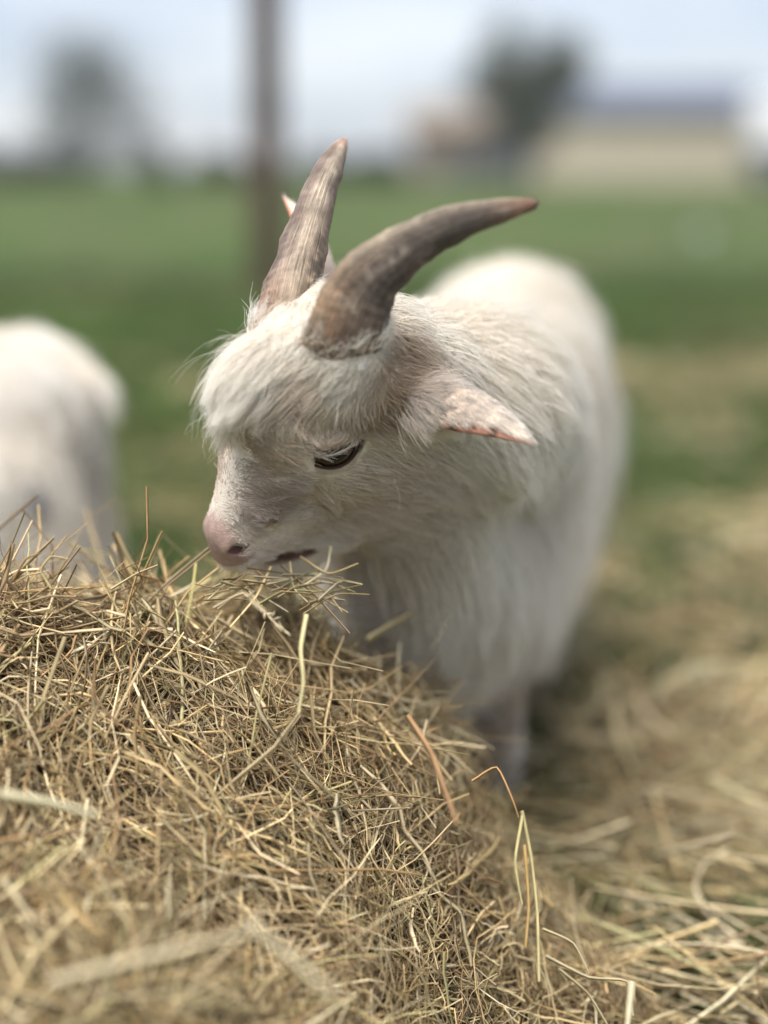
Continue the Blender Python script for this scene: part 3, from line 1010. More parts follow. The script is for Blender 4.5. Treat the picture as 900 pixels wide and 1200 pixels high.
HORN_AX = []
HORN_SURF = []
for sgn, pts, ws, dr, kd, kl, sd_, bt, dirt, lab in (
    (1, [at(382, 444, .800), at(403, 396, .766), at(427, 338, .754), at(476, 292, .747), at(531, 264, .740), at(588, 247, .737), at(627, 239, .738)],
     np.array([52, 51, 43, 32.5, 23.5, 15, 6.5]) * .755 / 1600 * .95, .62,
     [[-.9, -.45, .2], [-.92, -.5, .3], [-.8, -.5, .6], [-.5, -.5, .85], [-.25, -.45, 1], [-.15, -.4, 1], [-.1, -.3, 1]], .10, 3, .85, 0,
     "grey brown horn sweeping out sideways to a reddish tip"),
    (-1, [at(328, 402, .800), at(340, 356, .801), at(355, 292, .815), at(376, 222, .828), at(395, 180, .840), at(404, 164, .844)],
     np.array([37, 36, 29, 21.5, 13, 3.5]) * .815 / 1600, .95,
     [[.10, -1, .1], [.10, -1, .1], [.12, -1, .1], [.15, -1, .1], [.2, -1, .1], [.2, -1, .1]], .16, 5, 0, .75,
     "upright pinkish brown ridged horn with dirt near its base")):
    make_horn("horn", pts, ws, dr, kd, kl, sd_, base_tan=bt, dirt=dirt, label=lab)
    HORN_AX.append((np.array(pts[:3]), ws[:3]))

# ---- ears
M_EAR = material("ear_skin", attr="tint", rough=.6, spec=.25, bump=(800, .3, .0008))
EARS = []


def make_ear(base, tip, axis_up, length_w, open_ang, sag, roll):
    """a folded leaf: outer skin, inner skin and a rolled rim"""
    n, m = 40, 22
    base, tip = np.asarray(base), np.asarray(tip)
    T0 = unit(tip - base)
    up = unit(np.asarray(axis_up) - T0 * (np.asarray(axis_up) @ T0))
    sd = np.cross(T0, up)
    s = np.linspace(0, 1, n)
    Cn = base + (tip - base) * s[:, None] + up * (sag * np.sin(s * math.pi))[:, None]
    prof = length_w * np.interp(s, [0, .15, .35, .55, .75, .9, 1], [.42, .70, .98, .98, .68, .35, .05])
    half = np.interp(s, [0, .3, .7, 1], [2.3, 1.75, 1.45, 1.2]) * open_ang
    t = np.linspace(-1, 1, m)
    th = half[:, None] * t[None] + roll
    outs = []
    for th_off, k in ((0.0, 0), (-.0022, 1)):
        R = prof[:, None] * np.sqrt(1.6 / half[:, None] * .9) * (1 + .12 * np.cos(t * math.pi)[None]) + th_off * np.clip(prof / length_w * 2, .2, 1)[:, None]
        c = Cn[:, None] - up * (prof * .35)[:, None, None]
        outs.append(c + R[..., None] * (np.cos(th)[..., None] * up + np.sin(th)[..., None] * sd))
    Vo, Vi = outs
    V = np.concatenate([Vo.reshape(-1, 3), Vi.reshape(-1, 3)])
    ij = np.arange(n * m).reshape(n, m)
    q = lambda a: np.stack([a[:-1, :-1], a[1:, :-1], a[1:, 1:], a[:-1, 1:]], -1).reshape(-1, 4)
    Fo = q(ij); Fi = q(ij + n * m)[:, ::-1]
    e = lambda a, b: np.stack([a[:-1], a[1:], b[1:], b[:-1]], -1)
    Fr = np.concatenate([e(ij[:, 0], ij[:, 0] + n * m)[:, ::-1], e(ij[:, -1], ij[:, -1] + n * m), e(ij[-1], ij[-1] + n * m)[:, ::-1]])
    F = np.concatenate([Fo, Fi, Fr])
    S = np.tile(np.repeat(s, m), 2); TT = np.tile(np.tile(t, n), 2)
    inner = np.repeat([0, 1], n * m)
    col = np.where(inner[:, None] > 0, np.array([[.46, .20, .145]]), np.array([[.62, .49, .41]]))
    rim = np.maximum(smooth(.66, .84, np.abs(TT)), smooth(.90, 1, S))[:, None] * smooth(.35, .55, S)[:, None]
    col = col * (1 - rim) + np.array([.50, .22, .15]) * rim
    nr = smooth(.50, .78, TT)[:, None] * smooth(.52, .72, S)[:, None]
    col = col * (1 - nr) + np.array([.50, .25, .18]) * nr
    tipd = smooth(.955, 1.0, S)[:, None]
    col = col * (1 - tipd * .6)
    spot = smooth(.63, .70, vnoise(V, 190, 8))[:, None] * (1 - inner[:, None]) * smooth(.25, .4, S)[:, None]
    col = col * (1 - spot * .68)
    link("ear", np_mesh("ear", V - GO, F, True, {"tint": ('POINT', 'FLOAT_COLOR', col)}), goat, [M_EAR])
    EARS.append((Vo.reshape(-1, 3), Fo, np.repeat(s, m), np.tile(t, n), T0))


make_ear(at(466, 464, .806), at(627, 522, .768), (.16, -.55, .85), .0178, .92, .0050, -.12)
fb = h2w((-.044, -.064, -.012))
make_ear(fb, at(331, 230, .885), (.2, .3, .8), .015, .95, .004, 0)

# ---- fur
def sample_mesh(V, F, n, weight=None, seed=0):
    g = np.random.default_rng(seed)
    T = F if F.shape[1] == 3 else np.concatenate([F[:, [0, 1, 2]], F[:, [0, 2, 3]]])
    a, b, c = V[T[:, 0]], V[T[:, 1]], V[T[:, 2]]
    ar = np.linalg.norm(np.cross(b - a, c - a), axis=1)
    if weight is not None: ar = ar * weight((a + b + c) / 3)
    i = g.choice(len(T), n, p=ar / ar.sum())
    u, v = g.random(n), g.random(n)
    fl = u + v > 1; u[fl], v[fl] = 1 - u[fl], 1 - v[fl]
    P = a[i] + (b[i] - a[i]) * u[:, None] + (c[i] - a[i]) * v[:, None]
    Nn = unit(np.cross(b[i] - a[i], c[i] - a[i]))
    return P, Nn, T[i], u, v


def grow(P, Nn, comb, L, lift, grav, k, curl=.10, seed=0, clump=((.0035, .55), (.012, .30)), wav=0.0):
    """strands (n,k,3)"""
    g = np.random.default_rng(seed)
    n = len(P)
    comb = unit(comb - Nn * np.sum(comb * Nn, -1, keepdims=True) * .85)
    comb = unit(comb + g.normal(size=(n, 3)) * curl)
    S = np.zeros((n, k, 3)); S[:, 0] = P
    lift = np.broadcast_to(lift, (n,)); grav = np.broadcast_to(grav, (n,))
    L = L * np.clip(1 + .22 * g.normal(size=n), .45, 1.6)
    wv = g.normal(size=(n, 3)) * wav; ph = g.random(n) * 6.28
    for j in range(1, k):
        s = (j - .5) / (k - 1)
        d = comb + Nn * (lift * (1 - s) ** 1.3 - .10 * s)[:, None]
        d[:, 2] -= grav * s
        d = d + wv * np.sin(ph + s * 7)[:, None]
        S[:, j] = S[:, j - 1] + unit(d) * (L / (k - 1))[:, None]
    s = np.linspace(0, 1, k)
    for size, amt in clump:
        key = np.floor((P + g.normal(size=P.shape) * size * .12) / size + 500).astype(np.int64)
        kk = key[:, 0] * 4000037 + key[:, 1] * 2003 + key[:, 2]
        _, inv = np.unique(kk, return_inverse=True)
        cnt = np.bincount(inv)
        mean = np.stack([np.stack([np.bincount(inv, S[:, j, c]) / cnt for c in range(3)], -1) for j in range(k)], 1)
        jit = g.normal(size=(len(cnt), 1, 3)) * size * .35 * s[None, :, None]
        mean = mean + jit
        am = amt * (g.random(len(cnt)) * .7 + .5)
        w = (am[inv][:, None] * s[None] ** 1.1)[..., None]
        S = S * (1 - w) + mean[inv] * w
    return S


def fur_object(name, S, radius, col, parent):
    n, k, _ = S.shape
    hc = bpy.data.hair_curves.new(name)
    hc.add_curves([k] * n)
    hc.attributes["position"].data.foreach_set("vector", (S - GO).astype(np.float32).ravel())
    ra = hc.attributes.new("radius", 'FLOAT', 'POINT')
    prof = np.linspace(1, .25, k)[None] * np.broadcast_to(radius, (n,))[:, None]
    ra.data.foreach_set("value", prof.astype(np.float32).ravel())
    # a coat is darker and yellower at the roots, white at the tips
    t = smooth(0, .75, np.linspace(0, 1, k))[None, :, None]
    cp = col[:, None, :] * (np.array([.86, .81, .73]) * (1 - t) + t)
    ca = hc.attributes.new("tint", 'FLOAT_COLOR', 'POINT')
    ca.data.foreach_set("color", np.concatenate([cp, np.ones((n, k, 1))], -1).astype(np.float32).ravel())
    o = link(name, hc, parent, [M_FUR])
    tag(o, kind="stuff")
    return o


WHITE = np.array([.95, .925, .875]); CREAM = np.array([.90, .83, .72]); BEIGE = np.array([.47, .35, .24]); TAN = np.array([.42, .29, .18])


def fur_tint(P, g):
    H = w2h(P); l = np.abs(H[:, 0]); f = H[:, 1]; u = H[:, 2]
    n = len(P)
    c = WHITE * np.ones((n, 1))
    cr = smooth(.35, .7, vnoise(P, 16, 61))[:, None]
    c = c * (1 - .4 * cr) + CREAM * .4 * cr
    dirt = smooth(.34, .12, P[:, 2])[:, None] * .75 * smooth(.3, .7, vnoise(P, 20, 63))[:, None]
    c = c * (1 - dirt) + np.array([.62, .50, .35]) * dirt

    def blob(cc, rad, amt, colr):
        nonlocal c
        d = np.linalg.norm((np.stack([l, f, u], -1) - np.array(cc)) / np.array(rad), axis=1)
        w = (smooth(1.3, .35, d) * amt)[:, None] * (.65 + .5 * vnoise(P, 60, 62)[:, None])
        w = np.clip(w, 0, 1)
        c = c * (1 - w) + np.array(colr) * w
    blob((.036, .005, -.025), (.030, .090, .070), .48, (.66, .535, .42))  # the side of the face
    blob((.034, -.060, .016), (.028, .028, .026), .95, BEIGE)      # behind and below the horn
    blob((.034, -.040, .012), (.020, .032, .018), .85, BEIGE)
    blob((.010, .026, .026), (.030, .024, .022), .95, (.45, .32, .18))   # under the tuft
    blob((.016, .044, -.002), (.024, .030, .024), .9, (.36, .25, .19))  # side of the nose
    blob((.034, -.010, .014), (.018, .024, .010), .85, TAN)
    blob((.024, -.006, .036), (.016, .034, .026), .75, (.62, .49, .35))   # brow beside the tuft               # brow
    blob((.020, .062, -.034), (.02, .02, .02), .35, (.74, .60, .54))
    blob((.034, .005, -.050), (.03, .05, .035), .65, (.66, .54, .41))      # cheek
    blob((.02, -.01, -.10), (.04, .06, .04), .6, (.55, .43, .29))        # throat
    lock = vnoise(P, 330, 64)[:, None]
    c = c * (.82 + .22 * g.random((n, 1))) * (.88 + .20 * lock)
    return np.clip(c, 0, .95)


def head_zone(P):
    H = w2h(P)
    return smooth(-.095, -.065, H[:, 1]) * (np.linalg.norm(H[:, [0, 2]], axis=1) < .12) * (P[:, 1] < .93)


def in_mouth(H):
    return (H[:, 1] > .042) & (np.abs(H[:, 2] + .0510 + .0185 * (.0885 - H[:, 1]) / .0455) < .0042)


# head fur
NH = 88000
P, Nn, tri, u_, v_ = sample_mesh(BV, BF, NH, lambda c: head_zone(c) * (.35 + .65 * (w2h(c)[:, 0] > -.03)) * (1 + 1.3 * smooth(.02, .045, w2h(c)[:, 1])) * (1 + 3 * smooth(-.025, -.035, w2h(c)[:, 1]) * smooth(.020, .034, w2h(c)[:, 2])), 11)
H = w2h(P); Nh = Nn @ HM
l, f, u = np.abs(H[:, 0]), H[:, 1], H[:, 2]
sg = np.sign(H[:, 0])
lidc = [x[3] for x in LIDS]
def eye_open(P):
    ok = np.ones(len(P), bool)
    for (V, F, E, c, ax, up, lng) in LIDS:
        q = P - c
        ok &= ~((((q @ lng + .0035) / .0225) ** 2 + ((q @ up) / .0100) ** 2 < 1) & (q @ ax > -.002))
    return ok
rj = np.random.default_rng(3).normal(size=len(P)) * .0028
keep = eye_open(P) & ~((f > .0730 + rj) & (u > -.034) & (l < .020)) & ~((f > .0670 + rj) & (l < .0155) & (u > -.032)) & ~in_mouth(H)
for pts_, ws_ in HORN_AX:
    q = np.linspace(0, 1, 30)[:, None]
    axp = np.concatenate([pts_[0] + (pts_[1] - pts_[0]) * q, pts_[1] + (pts_[2] - pts_[1]) * q])
    d = np.min(np.linalg.norm(P[:, None] - axp[None], axis=2), axis=1)
    keep &= d > ws_[0] * np.where(l < .015, .30, .50)
P, Nn, Nh, H, l, f, u, sg = [a[keep] for a in (P, Nn, Nh, H, l, f, u, sg)]
fb_ = .022 * smooth(.005, .020, l)
topw = smooth(.004, .040, u) * smooth(.028, .014, f + fb_)           # forehead and poll
sidew = 1 - topw
comb_h = np.zeros((len(P), 3))
# from the horns forwards over the brow, turning down past the eye and back along the cheek
mid = smooth(.024, .008, l)
ang_f = (1 - topw) * 2.55 * (1 - mid) + mid * np.where(topw > .45, .1, 2.7)
comb_h[:, 0] = -sg * .22 * smooth(.0, .012, l) * topw + sg * .06 * sidew
comb_h[:, 1] = np.cos(ang_f)
comb_h[:, 2] = -np.sin(ang_f) - .25 * sidew
comb = comb_h @ HM.T
comb[:, 2] -= sidew * smooth(.02, -.05, f) * .55                # cheeks hang
# nape flows back over the neck
back = smooth(-.048, -.064, f) * smooth(.0, .03, u)
comb = comb * (1 - back)[:, None] + back[:, None] * np.array([.60, .70, -.20])
Lh = .0034 + .0026 * smooth(.076, .062, f) + .0100 * smooth(.062, .005, f) + .013 * smooth(.01, -.04, f)
Lh = np.where(u < -.045, Lh * 1.35, Lh)
nearbrow = smooth(.014, .026, l) * smooth(.055, .02, u)
Lh = Lh * sidew + np.random.default_rng(5).uniform(.6, 1.3, len(l)) * topw * (.012 + .019 * smooth(-.045, -.012, f)) * (1 - .60 * nearbrow)
mln = np.abs(u + .0510 + .0185 * (.0885 - f) / .0455)
Lh *= 1 - .72 * smooth(.018, .007, mln) * smooth(.034, .046, f)
eye_d = np.min([np.linalg.norm(P - c, axis=1) for c in lidc], axis=0)
Lh *= smooth(.018, .034, eye_d) * .75 + .25
lift = .26 + .50 * topw * smooth(-.045, -.005, f) * smooth(.026, .008, l) + .35 * smooth(-.028, -.044, f) * smooth(.022, .012, l)
S = grow(P, Nn, comb, Lh, lift, .25, 7, .26, 12, ((.0028, .85), (.0070, .62), (.016, .32)), wav=.20)
g = np.random.default_rng(13)
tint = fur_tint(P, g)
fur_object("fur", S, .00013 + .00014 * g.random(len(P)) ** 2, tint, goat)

# loose wispy hairs over the poll, cheeks and nape
w_ = np.where((topw > .3) | (f < .0))[0]
w_ = np.random.default_rng(14).choice(w_, 3600, replace=False)
S = grow(P[w_], Nn[w_], comb[w_], Lh[w_] * 1.05, lift[w_] + .25, .40, 8, .32, 15, ((.006, .45),), wav=.20)
fur_object("fur", S, .00009, np.clip(tint[w_] * 1.05, 0, .95), goat)

# hair that laps over the horn bases
for (V, Tv, Rv, S_), smax, nst in zip(HORN_SURF, (.4, .12), (520, 260)):
    sd_ = sdf(V)
    c_ = np.where((S_ < smax) & (sd_ > .001) & (sd_ < .0075))[0]
    g = np.random.default_rng(31)
    c_ = g.choice(c_, nst)
    mixd = g.normal(size=(nst, 1)) * .5
    side_ = np.cross(Tv[c_], Rv[c_])
    S = grow(V[c_] + Rv[c_] * .0006 - Tv[c_] * .002, Rv[c_], Tv[c_] + side_ * mixd, np.full(nst, .0135) * (.3 + 1.3 * g.random(nst)), .22, .35, 6, .22, 32, ((.003, .6),), wav=.15)
    fur_object("fur", S, .00013, WHITE * (.62 + .36 * g.random((nst, 1))), goat)

# lids, lashes
for (V, F, E, c, ax, up, lng) in LIDS:
    P, Nn, tri, u_, v_ = sample_mesh(V, F, 5200, None, 15)
    q = P - c
    if (Nn * unit(q)).sum() < 0: Nn = -Nn
    e = (E[tri[:, 0]] * (1 - u_ - v_) + E[tri[:, 1]] * u_ + E[tri[:, 2]] * v_)
    keep = (e > .07) & (E[tri].min(1) >= 0)
    P, Nn, e, q = P[keep], Nn[keep], e[keep], q[keep]
    above = (q @ up) > 0
    comb = np.where(above[:, None], np.where(e[:, None] < .3, lng * .6 + up * .8, -lng * .5 - up * .7), lng * .8 - up * .6)
    S = grow(P, Nn, comb, np.where(above, .0080, .0055), .35, .1, 5, .2, 16, ((.003, .3),))
    tl = fur_tint(P, g)
    white = (above & (e < .30) & (e > .08))[:, None] * .55
    tl = tl * (1 - white) + np.array([.84, .79, .72]) * white
    fur_object("fur", S, .00011, tl, goat)
    # lashes along the upper rim
    na = 46
    t = np.linspace(-.85, .8, na) + g.normal(size=na) * .02
    r = .0198
    an = np.stack([t, .26 * np.sqrt(np.clip(1 - (t / .98) ** 2, 0, 1))], -1)
    ang = np.linalg.norm(an, axis=1); dr = an / ang[:, None]
    root = c + r * (np.sin(ang)[:, None] * (dr[:, :1] * lng + dr[:, 1:] * up) + np.cos(ang)[:, None] * ax)
    comb = ax * .7 + lng * (.35 + .5 * t[:, None]) + up * .45
    S = grow(root, unit(root - c), comb, .0085 + 0 * t, .2, .30, 5, .22, 17, ())
    fur_object("eyelash", S, .00010, np.tile([.78, .74, .70], (na, 1)), goat)

# ears
for j, (V, F, s_, t_, T0) in enumerate(EARS):
    P, Nn, tri, u_, v_ = sample_mesh(V, F, 9000 if j == 0 else 2500, None, 18)
    ctr = V.mean(0)
    if j == 0 and (Nn @ np.array([0, -.3, .9])).sum() < 0: Nn = -Nn
    s = s_[tri[:, 0]]; t = t_[tri[:, 0]]
    keep = ~((np.abs(t) > .72 + .12 * smooth(.5, .35, s)) & (s > .35)) & (s < .95) & ~((t + g.normal(size=len(t)) * .06 > .62) & (s > .56 + .2 * (.75 - t)))
    P, Nn, s, t = P[keep], Nn[keep], s[keep], t[keep]
    sp = smooth(.63, .70, vnoise(P, 190, 8))
    keep = g.random(len(P)) > sp * .75
    P, Nn, s, t, sp = P[keep], Nn[keep], s[keep], t[keep], sp[keep]
    Ls = .0048 + .022 * smooth(.38, .05, s)
    S = grow(P, Nn, T0 + .25 * np.sin(t[:, None] * 2) * np.array([0, 0, -1.]), Ls, .30, .1, 5, .28, 19, ((.003, .45),), wav=.1)
    w = smooth(.85, .3, s)[:, None]
    tl = (np.array([.90, .84, .77]) * (1 - w) + np.array([.82, .73, .64]) * w) * (.84 + .25 * g.random((len(P), 1)))
    tl = tl * (.66 + .46 * vnoise(P, 170, 9) + .0)[:, None] * (1 - .35 * smooth(.6, .75, vnoise(P, 420, 10)))[:, None]
    fur_object("fur", S, .00011 + .00005 * g.random(len(P)), tl, goat)

# neck, body and legs
NB = 105000
P, Nn, tri, u_, v_ = sample_mesh(BV, BF, NB, lambda c: (1 - head_zone(c)) * (1 + 1.6 * (c[:, 1] < 1.0) + 1.2 * (c[:, 2] < .24)) * (c[:, 2] > .03), 21)
AXB = unit(BC - BA)
neck = smooth(1.04, .96, P[:, 1])
legw = smooth(.20, .14, P[:, 2])
low = smooth(.38, .27, P[:, 2])
comb = np.zeros_like(P)
comb += (1 - neck)[:, None] * (AXB * .55 * (1 - low[:, None]) + np.array([0, 0, -1.]) * (.55 + .6 * low[:, None]))
comb += neck[:, None] * np.array([.45, .65, -.55])
under = smooth(.36, .30, P[:, 2]) * neck
comb[:, 2] -= under * 1.2
L = .060 + .062 * low + .018 * vnoise(P, 9, 71)
L = L * (1 - neck * .22)
L = L * (1 - legw) + legw * .055
L = np.minimum(L, np.maximum(P[:, 2] - .150 + .03 * vnoise(P, 22, 72), .032))
rump = smooth(1.43, 1.50, P[:, 1]); L = L * (1 - .12 * rump)
g = np.random.default_rng(22)
S = grow(P, Nn, comb, L, .55 - .25 * legw, .60, 8, .20, 23, ((.007, .70), (.022, .55)), wav=.18)
S[..., 2] = np.maximum(S[..., 2], .004)
tint = fur_tint(P, g)
fur_object("fur", S, .00022 + .00012 * g.random(len(P)), tint, goat)


# ---- the second goat: a copy of the thing and each of its parts
def copy_thing(root):
    r = root.copy(); COL.objects.link(r)
    for ch in [o for o in bpy.data.objects if o.parent == root]:
        c = ch.copy(); COL.objects.link(c); c.parent = r
    return r


goat2 = copy_thing(goat)
goat2["label"] = "white goat cut off by the left edge, standing behind the hay heap"
sc2 = .855
goat2.scale = (sc2,) * 3
th2 = R_(-98)
goat2.rotation_euler = (0, 0, th2)
rump_l = np.array([.130, 1.475, .36]) - GO
cs, sn = math.cos(th2), math.sin(th2)
rw = at(94, 606, 1.42)
goat2.location = (rw[0] - sc2 * (cs * rump_l[0] - sn * rump_l[1]), rw[1] - sc2 * (sn * rump_l[0] + cs * rump_l[1]), 0)
# a grey patch on its flank
_q = (BV - GO) * sc2
_w = np.stack([cs * _q[:, 0] - sn * _q[:, 1], sn * _q[:, 0] + cs * _q[:, 1], _q[:, 2]], -1) + np.array(goat2.location)
_p, _dd = project(_w)
_c = np.where(np.hypot(_p[:, 0] - 34, _p[:, 1] - 572) < 8)[0]
_c = _c[_dd[_c] < _dd[_c].min() + .03]
g = np.random.default_rng(51)
_c = g.choice(_c, 900)
_S = grow(BV[_c] + BN[_c] * .021 + g.normal(size=(900, 3)) * .002, BN[_c], np.tile([0, .3, -1.], (900, 1)), np.full(900, .022), .5, .4, 6, .2, 52, ((.006, .5),))
tag(fur_object("fur", _S, .00022, np.tile([.30, .30, .31], (900, 1)), goat2), "small grey patch on the white flank")


# ------------------------------------------------------------------ background
def boxes_mesh(name, boxes):
    bm = bmesh.new()
    for (x0, x1, y0, y1, z0, z1) in boxes:
        r = bmesh.ops.create_cube(bm, size=1)
        for v in r["verts"]:
            v.co = Vector(((x0 + x1) / 2 + v.co.x * (x1 - x0), (y0 + y1) / 2 + v.co.y * (y1 - y0), (z0 + z1) / 2 + v.co.z * (z1 - z0)))
    me = bpy.data.meshes.new(name); bm.to_mesh(me); bm.free()
    return me


def part(name, boxes, parent, mat, bevel=0.0):
    o = link(name, boxes_mesh(name, boxes), parent, [mat])
    if bevel:
        b = o.modifiers.new("bevel", 'BEVEL'); b.width = bevel; b.segments = 2
    return o


# fence: wooden posts and welded wire
FY = 6.6
fence = empty("wire_fence", (0, FY, 0)); tag(fence, "wire mesh fence on dark wooden posts across the pasture behind the goats", "fence")
M_POST = material("weathered_wood", (.075, .052, .038), .9, noise=(9, .35), spec=.15, bump=(40, .6, .01))
M_WIRE = material("galvanised_wire", (.35, .36, .37), .4, spec=.5)
for j, x in enumerate((-3.95, -0.555, 3.0)):
    n, m = 12, 14
    s = np.linspace(0, 1, n); th = np.linspace(0, 2 * math.pi, m, endpoint=False)
    r = .085 * (1 - .10 * s)[:, None] * (1 + .06 * np.cos(3 * th + j))[None]
    V = np.stack([r * np.cos(th) + .02 * s[:, None], r * np.sin(th), s[:, None] * 2.25 - .05 + 0 * th], -1).reshape(-1, 3)
    V = np.concatenate([V, [[.02, 0, 2.215]]])
    ij = np.arange(n * m).reshape(n, m)
    F = np.stack([ij[:-1], np.roll(ij[:-1], -1, 1), np.roll(ij[1:], -1, 1), ij[1:]], -1).reshape(-1, 4)
    F = np.concatenate([F, np.stack([ij[-1][0::2], ij[-1][1::2], np.roll(ij[-1], -2)[0::2], np.full(m // 2, n * m)], -1)])
    o = link("post", np_mesh("post", V, F), fence, [M_POST]); o.location = (x, 0, 0)
wp, ww = [], []
for z in np.arange(.08, 2.0, .10):
    xs = np.linspace(-4, 3.05, 6); wp.append(np.stack([xs, 0 * xs - .066, 0 * xs + z], -1))
for x in np.arange(-4, 3.06, .10):
    zs = np.linspace(.05, 2.0, 6); wp.append(np.stack([0 * zs + x, 0 * zs - .070, zs], -1))
wp = np.array(wp)
o = link("wire_mesh", stems_mesh("wire_mesh", wp, np.full(wp.shape[:2], .0016), np.ones((len(wp), 3)), flat=1.0), fence, [M_WIRE]); tag(o, kind="stuff")

M_BARK = material("bark", (.075, .06, .05), .95, noise=(6, .4), spec=.1, bump=(14, .8, .04))


def tree(name, base, height, crown_c, crown_r, leaf_col, n_leaf, leaf_size, label, trunk_r, twiggy=0.0, seed=0, group=None, cat="tree"):
    g = np.random.default_rng(seed)
    t = empty(name, tuple(base)); tag(t, label, cat, group)
    # trunk and limbs
    sp, sw = [], []
    K = 8
    s = np.linspace(0, 1, K)
    top = np.array([crown_c[0], crown_c[1], crown_c[2]])
    tr = np.stack([top[0] * s ** 1.5 + .1 * np.sin(s * 5 + seed), top[1] * s, top[2] * s - .1 * (1 - s)], -1)
    sp.append(tr); sw.append(trunk_r * (1 - .65 * s))
    tips = []
    for j in range(16):
        a = g.random() * 6.28; e = g.uniform(.1, 1.2)
        st = tr[g.integers(3, K)]
        d = np.array([math.cos(a) * math.cos(e), math.sin(a) * math.cos(e), math.sin(e)])
        end = st + d * np.array(crown_r) * g.uniform(.6, 1.0)
        L_ = st + (end - st) * s[:, None] + np.array([0, 0, 1]) * (np.sin(s * 3.14) * -.05 * height)[:, None] + g.normal(size=(K, 3)) * .02 * height * s[:, None] * .4
        sp.append(L_); sw.append(trunk_r * .34 * (1 - .8 * s)); tips.append(L_)
        for q in range(3):
            st2 = L_[g.integers(3, K)]
            e2 = st2 + unit(d + g.normal(size=3) * .6) * np.mean(crown_r) * g.uniform(.25, .5)
            L2 = st2 + (e2 - st2) * s[:, None]
            sp.append(L2); sw.append(trunk_r * .12 * (1 - .7 * s)); tips.append(L2)
    link("trunk", stems_mesh("trunk", np.array(sp), np.array(sw), np.ones((len(sp), 3)), flat=1.0, axis=np.array([[[.3, 1, .2]]])), t, [M_BARK])
    # leaves gathered round the limbs, with gaps between
    tp = np.concatenate([L_[3:] for L_ in tips])
    c = tp[g.integers(0, len(tp), n_leaf)] + g.normal(size=(n_leaf, 3)) * np.array(crown_r) * .16
    e1 = unit(g.normal(size=(n_leaf, 3))); e2 = unit(np.cross(e1, g.normal(size=(n_leaf, 3))))
    sz = leaf_size * (.6 + .8 * g.random((n_leaf, 1)))
    V = np.stack([c - e1 * sz, c + e2 * sz * .5, c + e1 * sz, c - e2 * sz * .5], 1).reshape(-1, 3)
    F = np.arange(n_leaf * 4).reshape(-1, 4)
    cl = np.array(leaf_col) * (.55 + .8 * vnoise(c, 1.4 / np.mean(crown_r) * 2, seed + 2)[:, None]) * (.75 + .5 * g.random((n_leaf, 1)))
    m = bpy.data.materials.get("leaves") or straw_material("leaves", attr="tint")
    tag(link("crown", np_mesh("crown", V, F, False, {"tint": ('POINT', 'FLOAT_COLOR', np.repeat(cl, 4, 0))}), t, [m]), kind=None)
    return t


def gp(px, d):                       # a spot on the ground d metres away below pixel column px
    return np.array([(px - 450) / 1600 * d * 1.03, d, -.012])


tree("tree", gp(612, 40), 5.0, (0, 0, 2.9), (1.45, 1.45, 1.7), (.10, .115, .095), 3600, .13, "dark green tree in front of the long cream building", .16, seed=4)
tree("tree", gp(150, 46), 5.0, (-.3, 0, 2.7), (2.8, 2.8, 2.4), (.15, .165, .16), 3400, .10, "pale grey-green thin tree on the horizon at the left", .07, seed=9)
tree("tree", gp(200, 44), 2.0, (0, 0, .8), (.45, .45, .75), (.04, .05, .035), 2500, .09, "small dark bush beside the pale tree on the left", .06, seed=14, cat="bush")
for px, sd, where in ((60, 21, "second from the left edge"), (20, 24, "at the left edge"), (105, 27, "below the pale thin tree"), (268, 31, "just left of the fence post"),
                      (385, 34, "just right of the upright horn"), (440, 36, "left of the brown building")):
    d = 58 + sd % 7
    tree("tree", gp(px, d), 1.6, (0, 0, .45), (1.5, 1.0, .75), (.05, .06, .045), 2200, .13, "low dark hedge bush far off on the horizon, " + where, .05, seed=sd, group="far hedge bushes", cat="bush")

# long cream building with a grey-blue roof
M_CREAM = material("cream_render", (.46, .41, .32), .9, noise=(1.2, .1), spec=.1)
M_SLATE = material("slate_roof", (.095, .11, .15), .7, noise=(2, .15), spec=.2)
M_TAUPE = material("brown_cladding", (.21, .175, .145), .9, noise=(1.5, .12), spec=.1)
M_WIN = material("window_glass", (.05, .06, .07), .1, spec=.6)
M_TRIM = material("white_trim", (.62, .62, .62), .5)


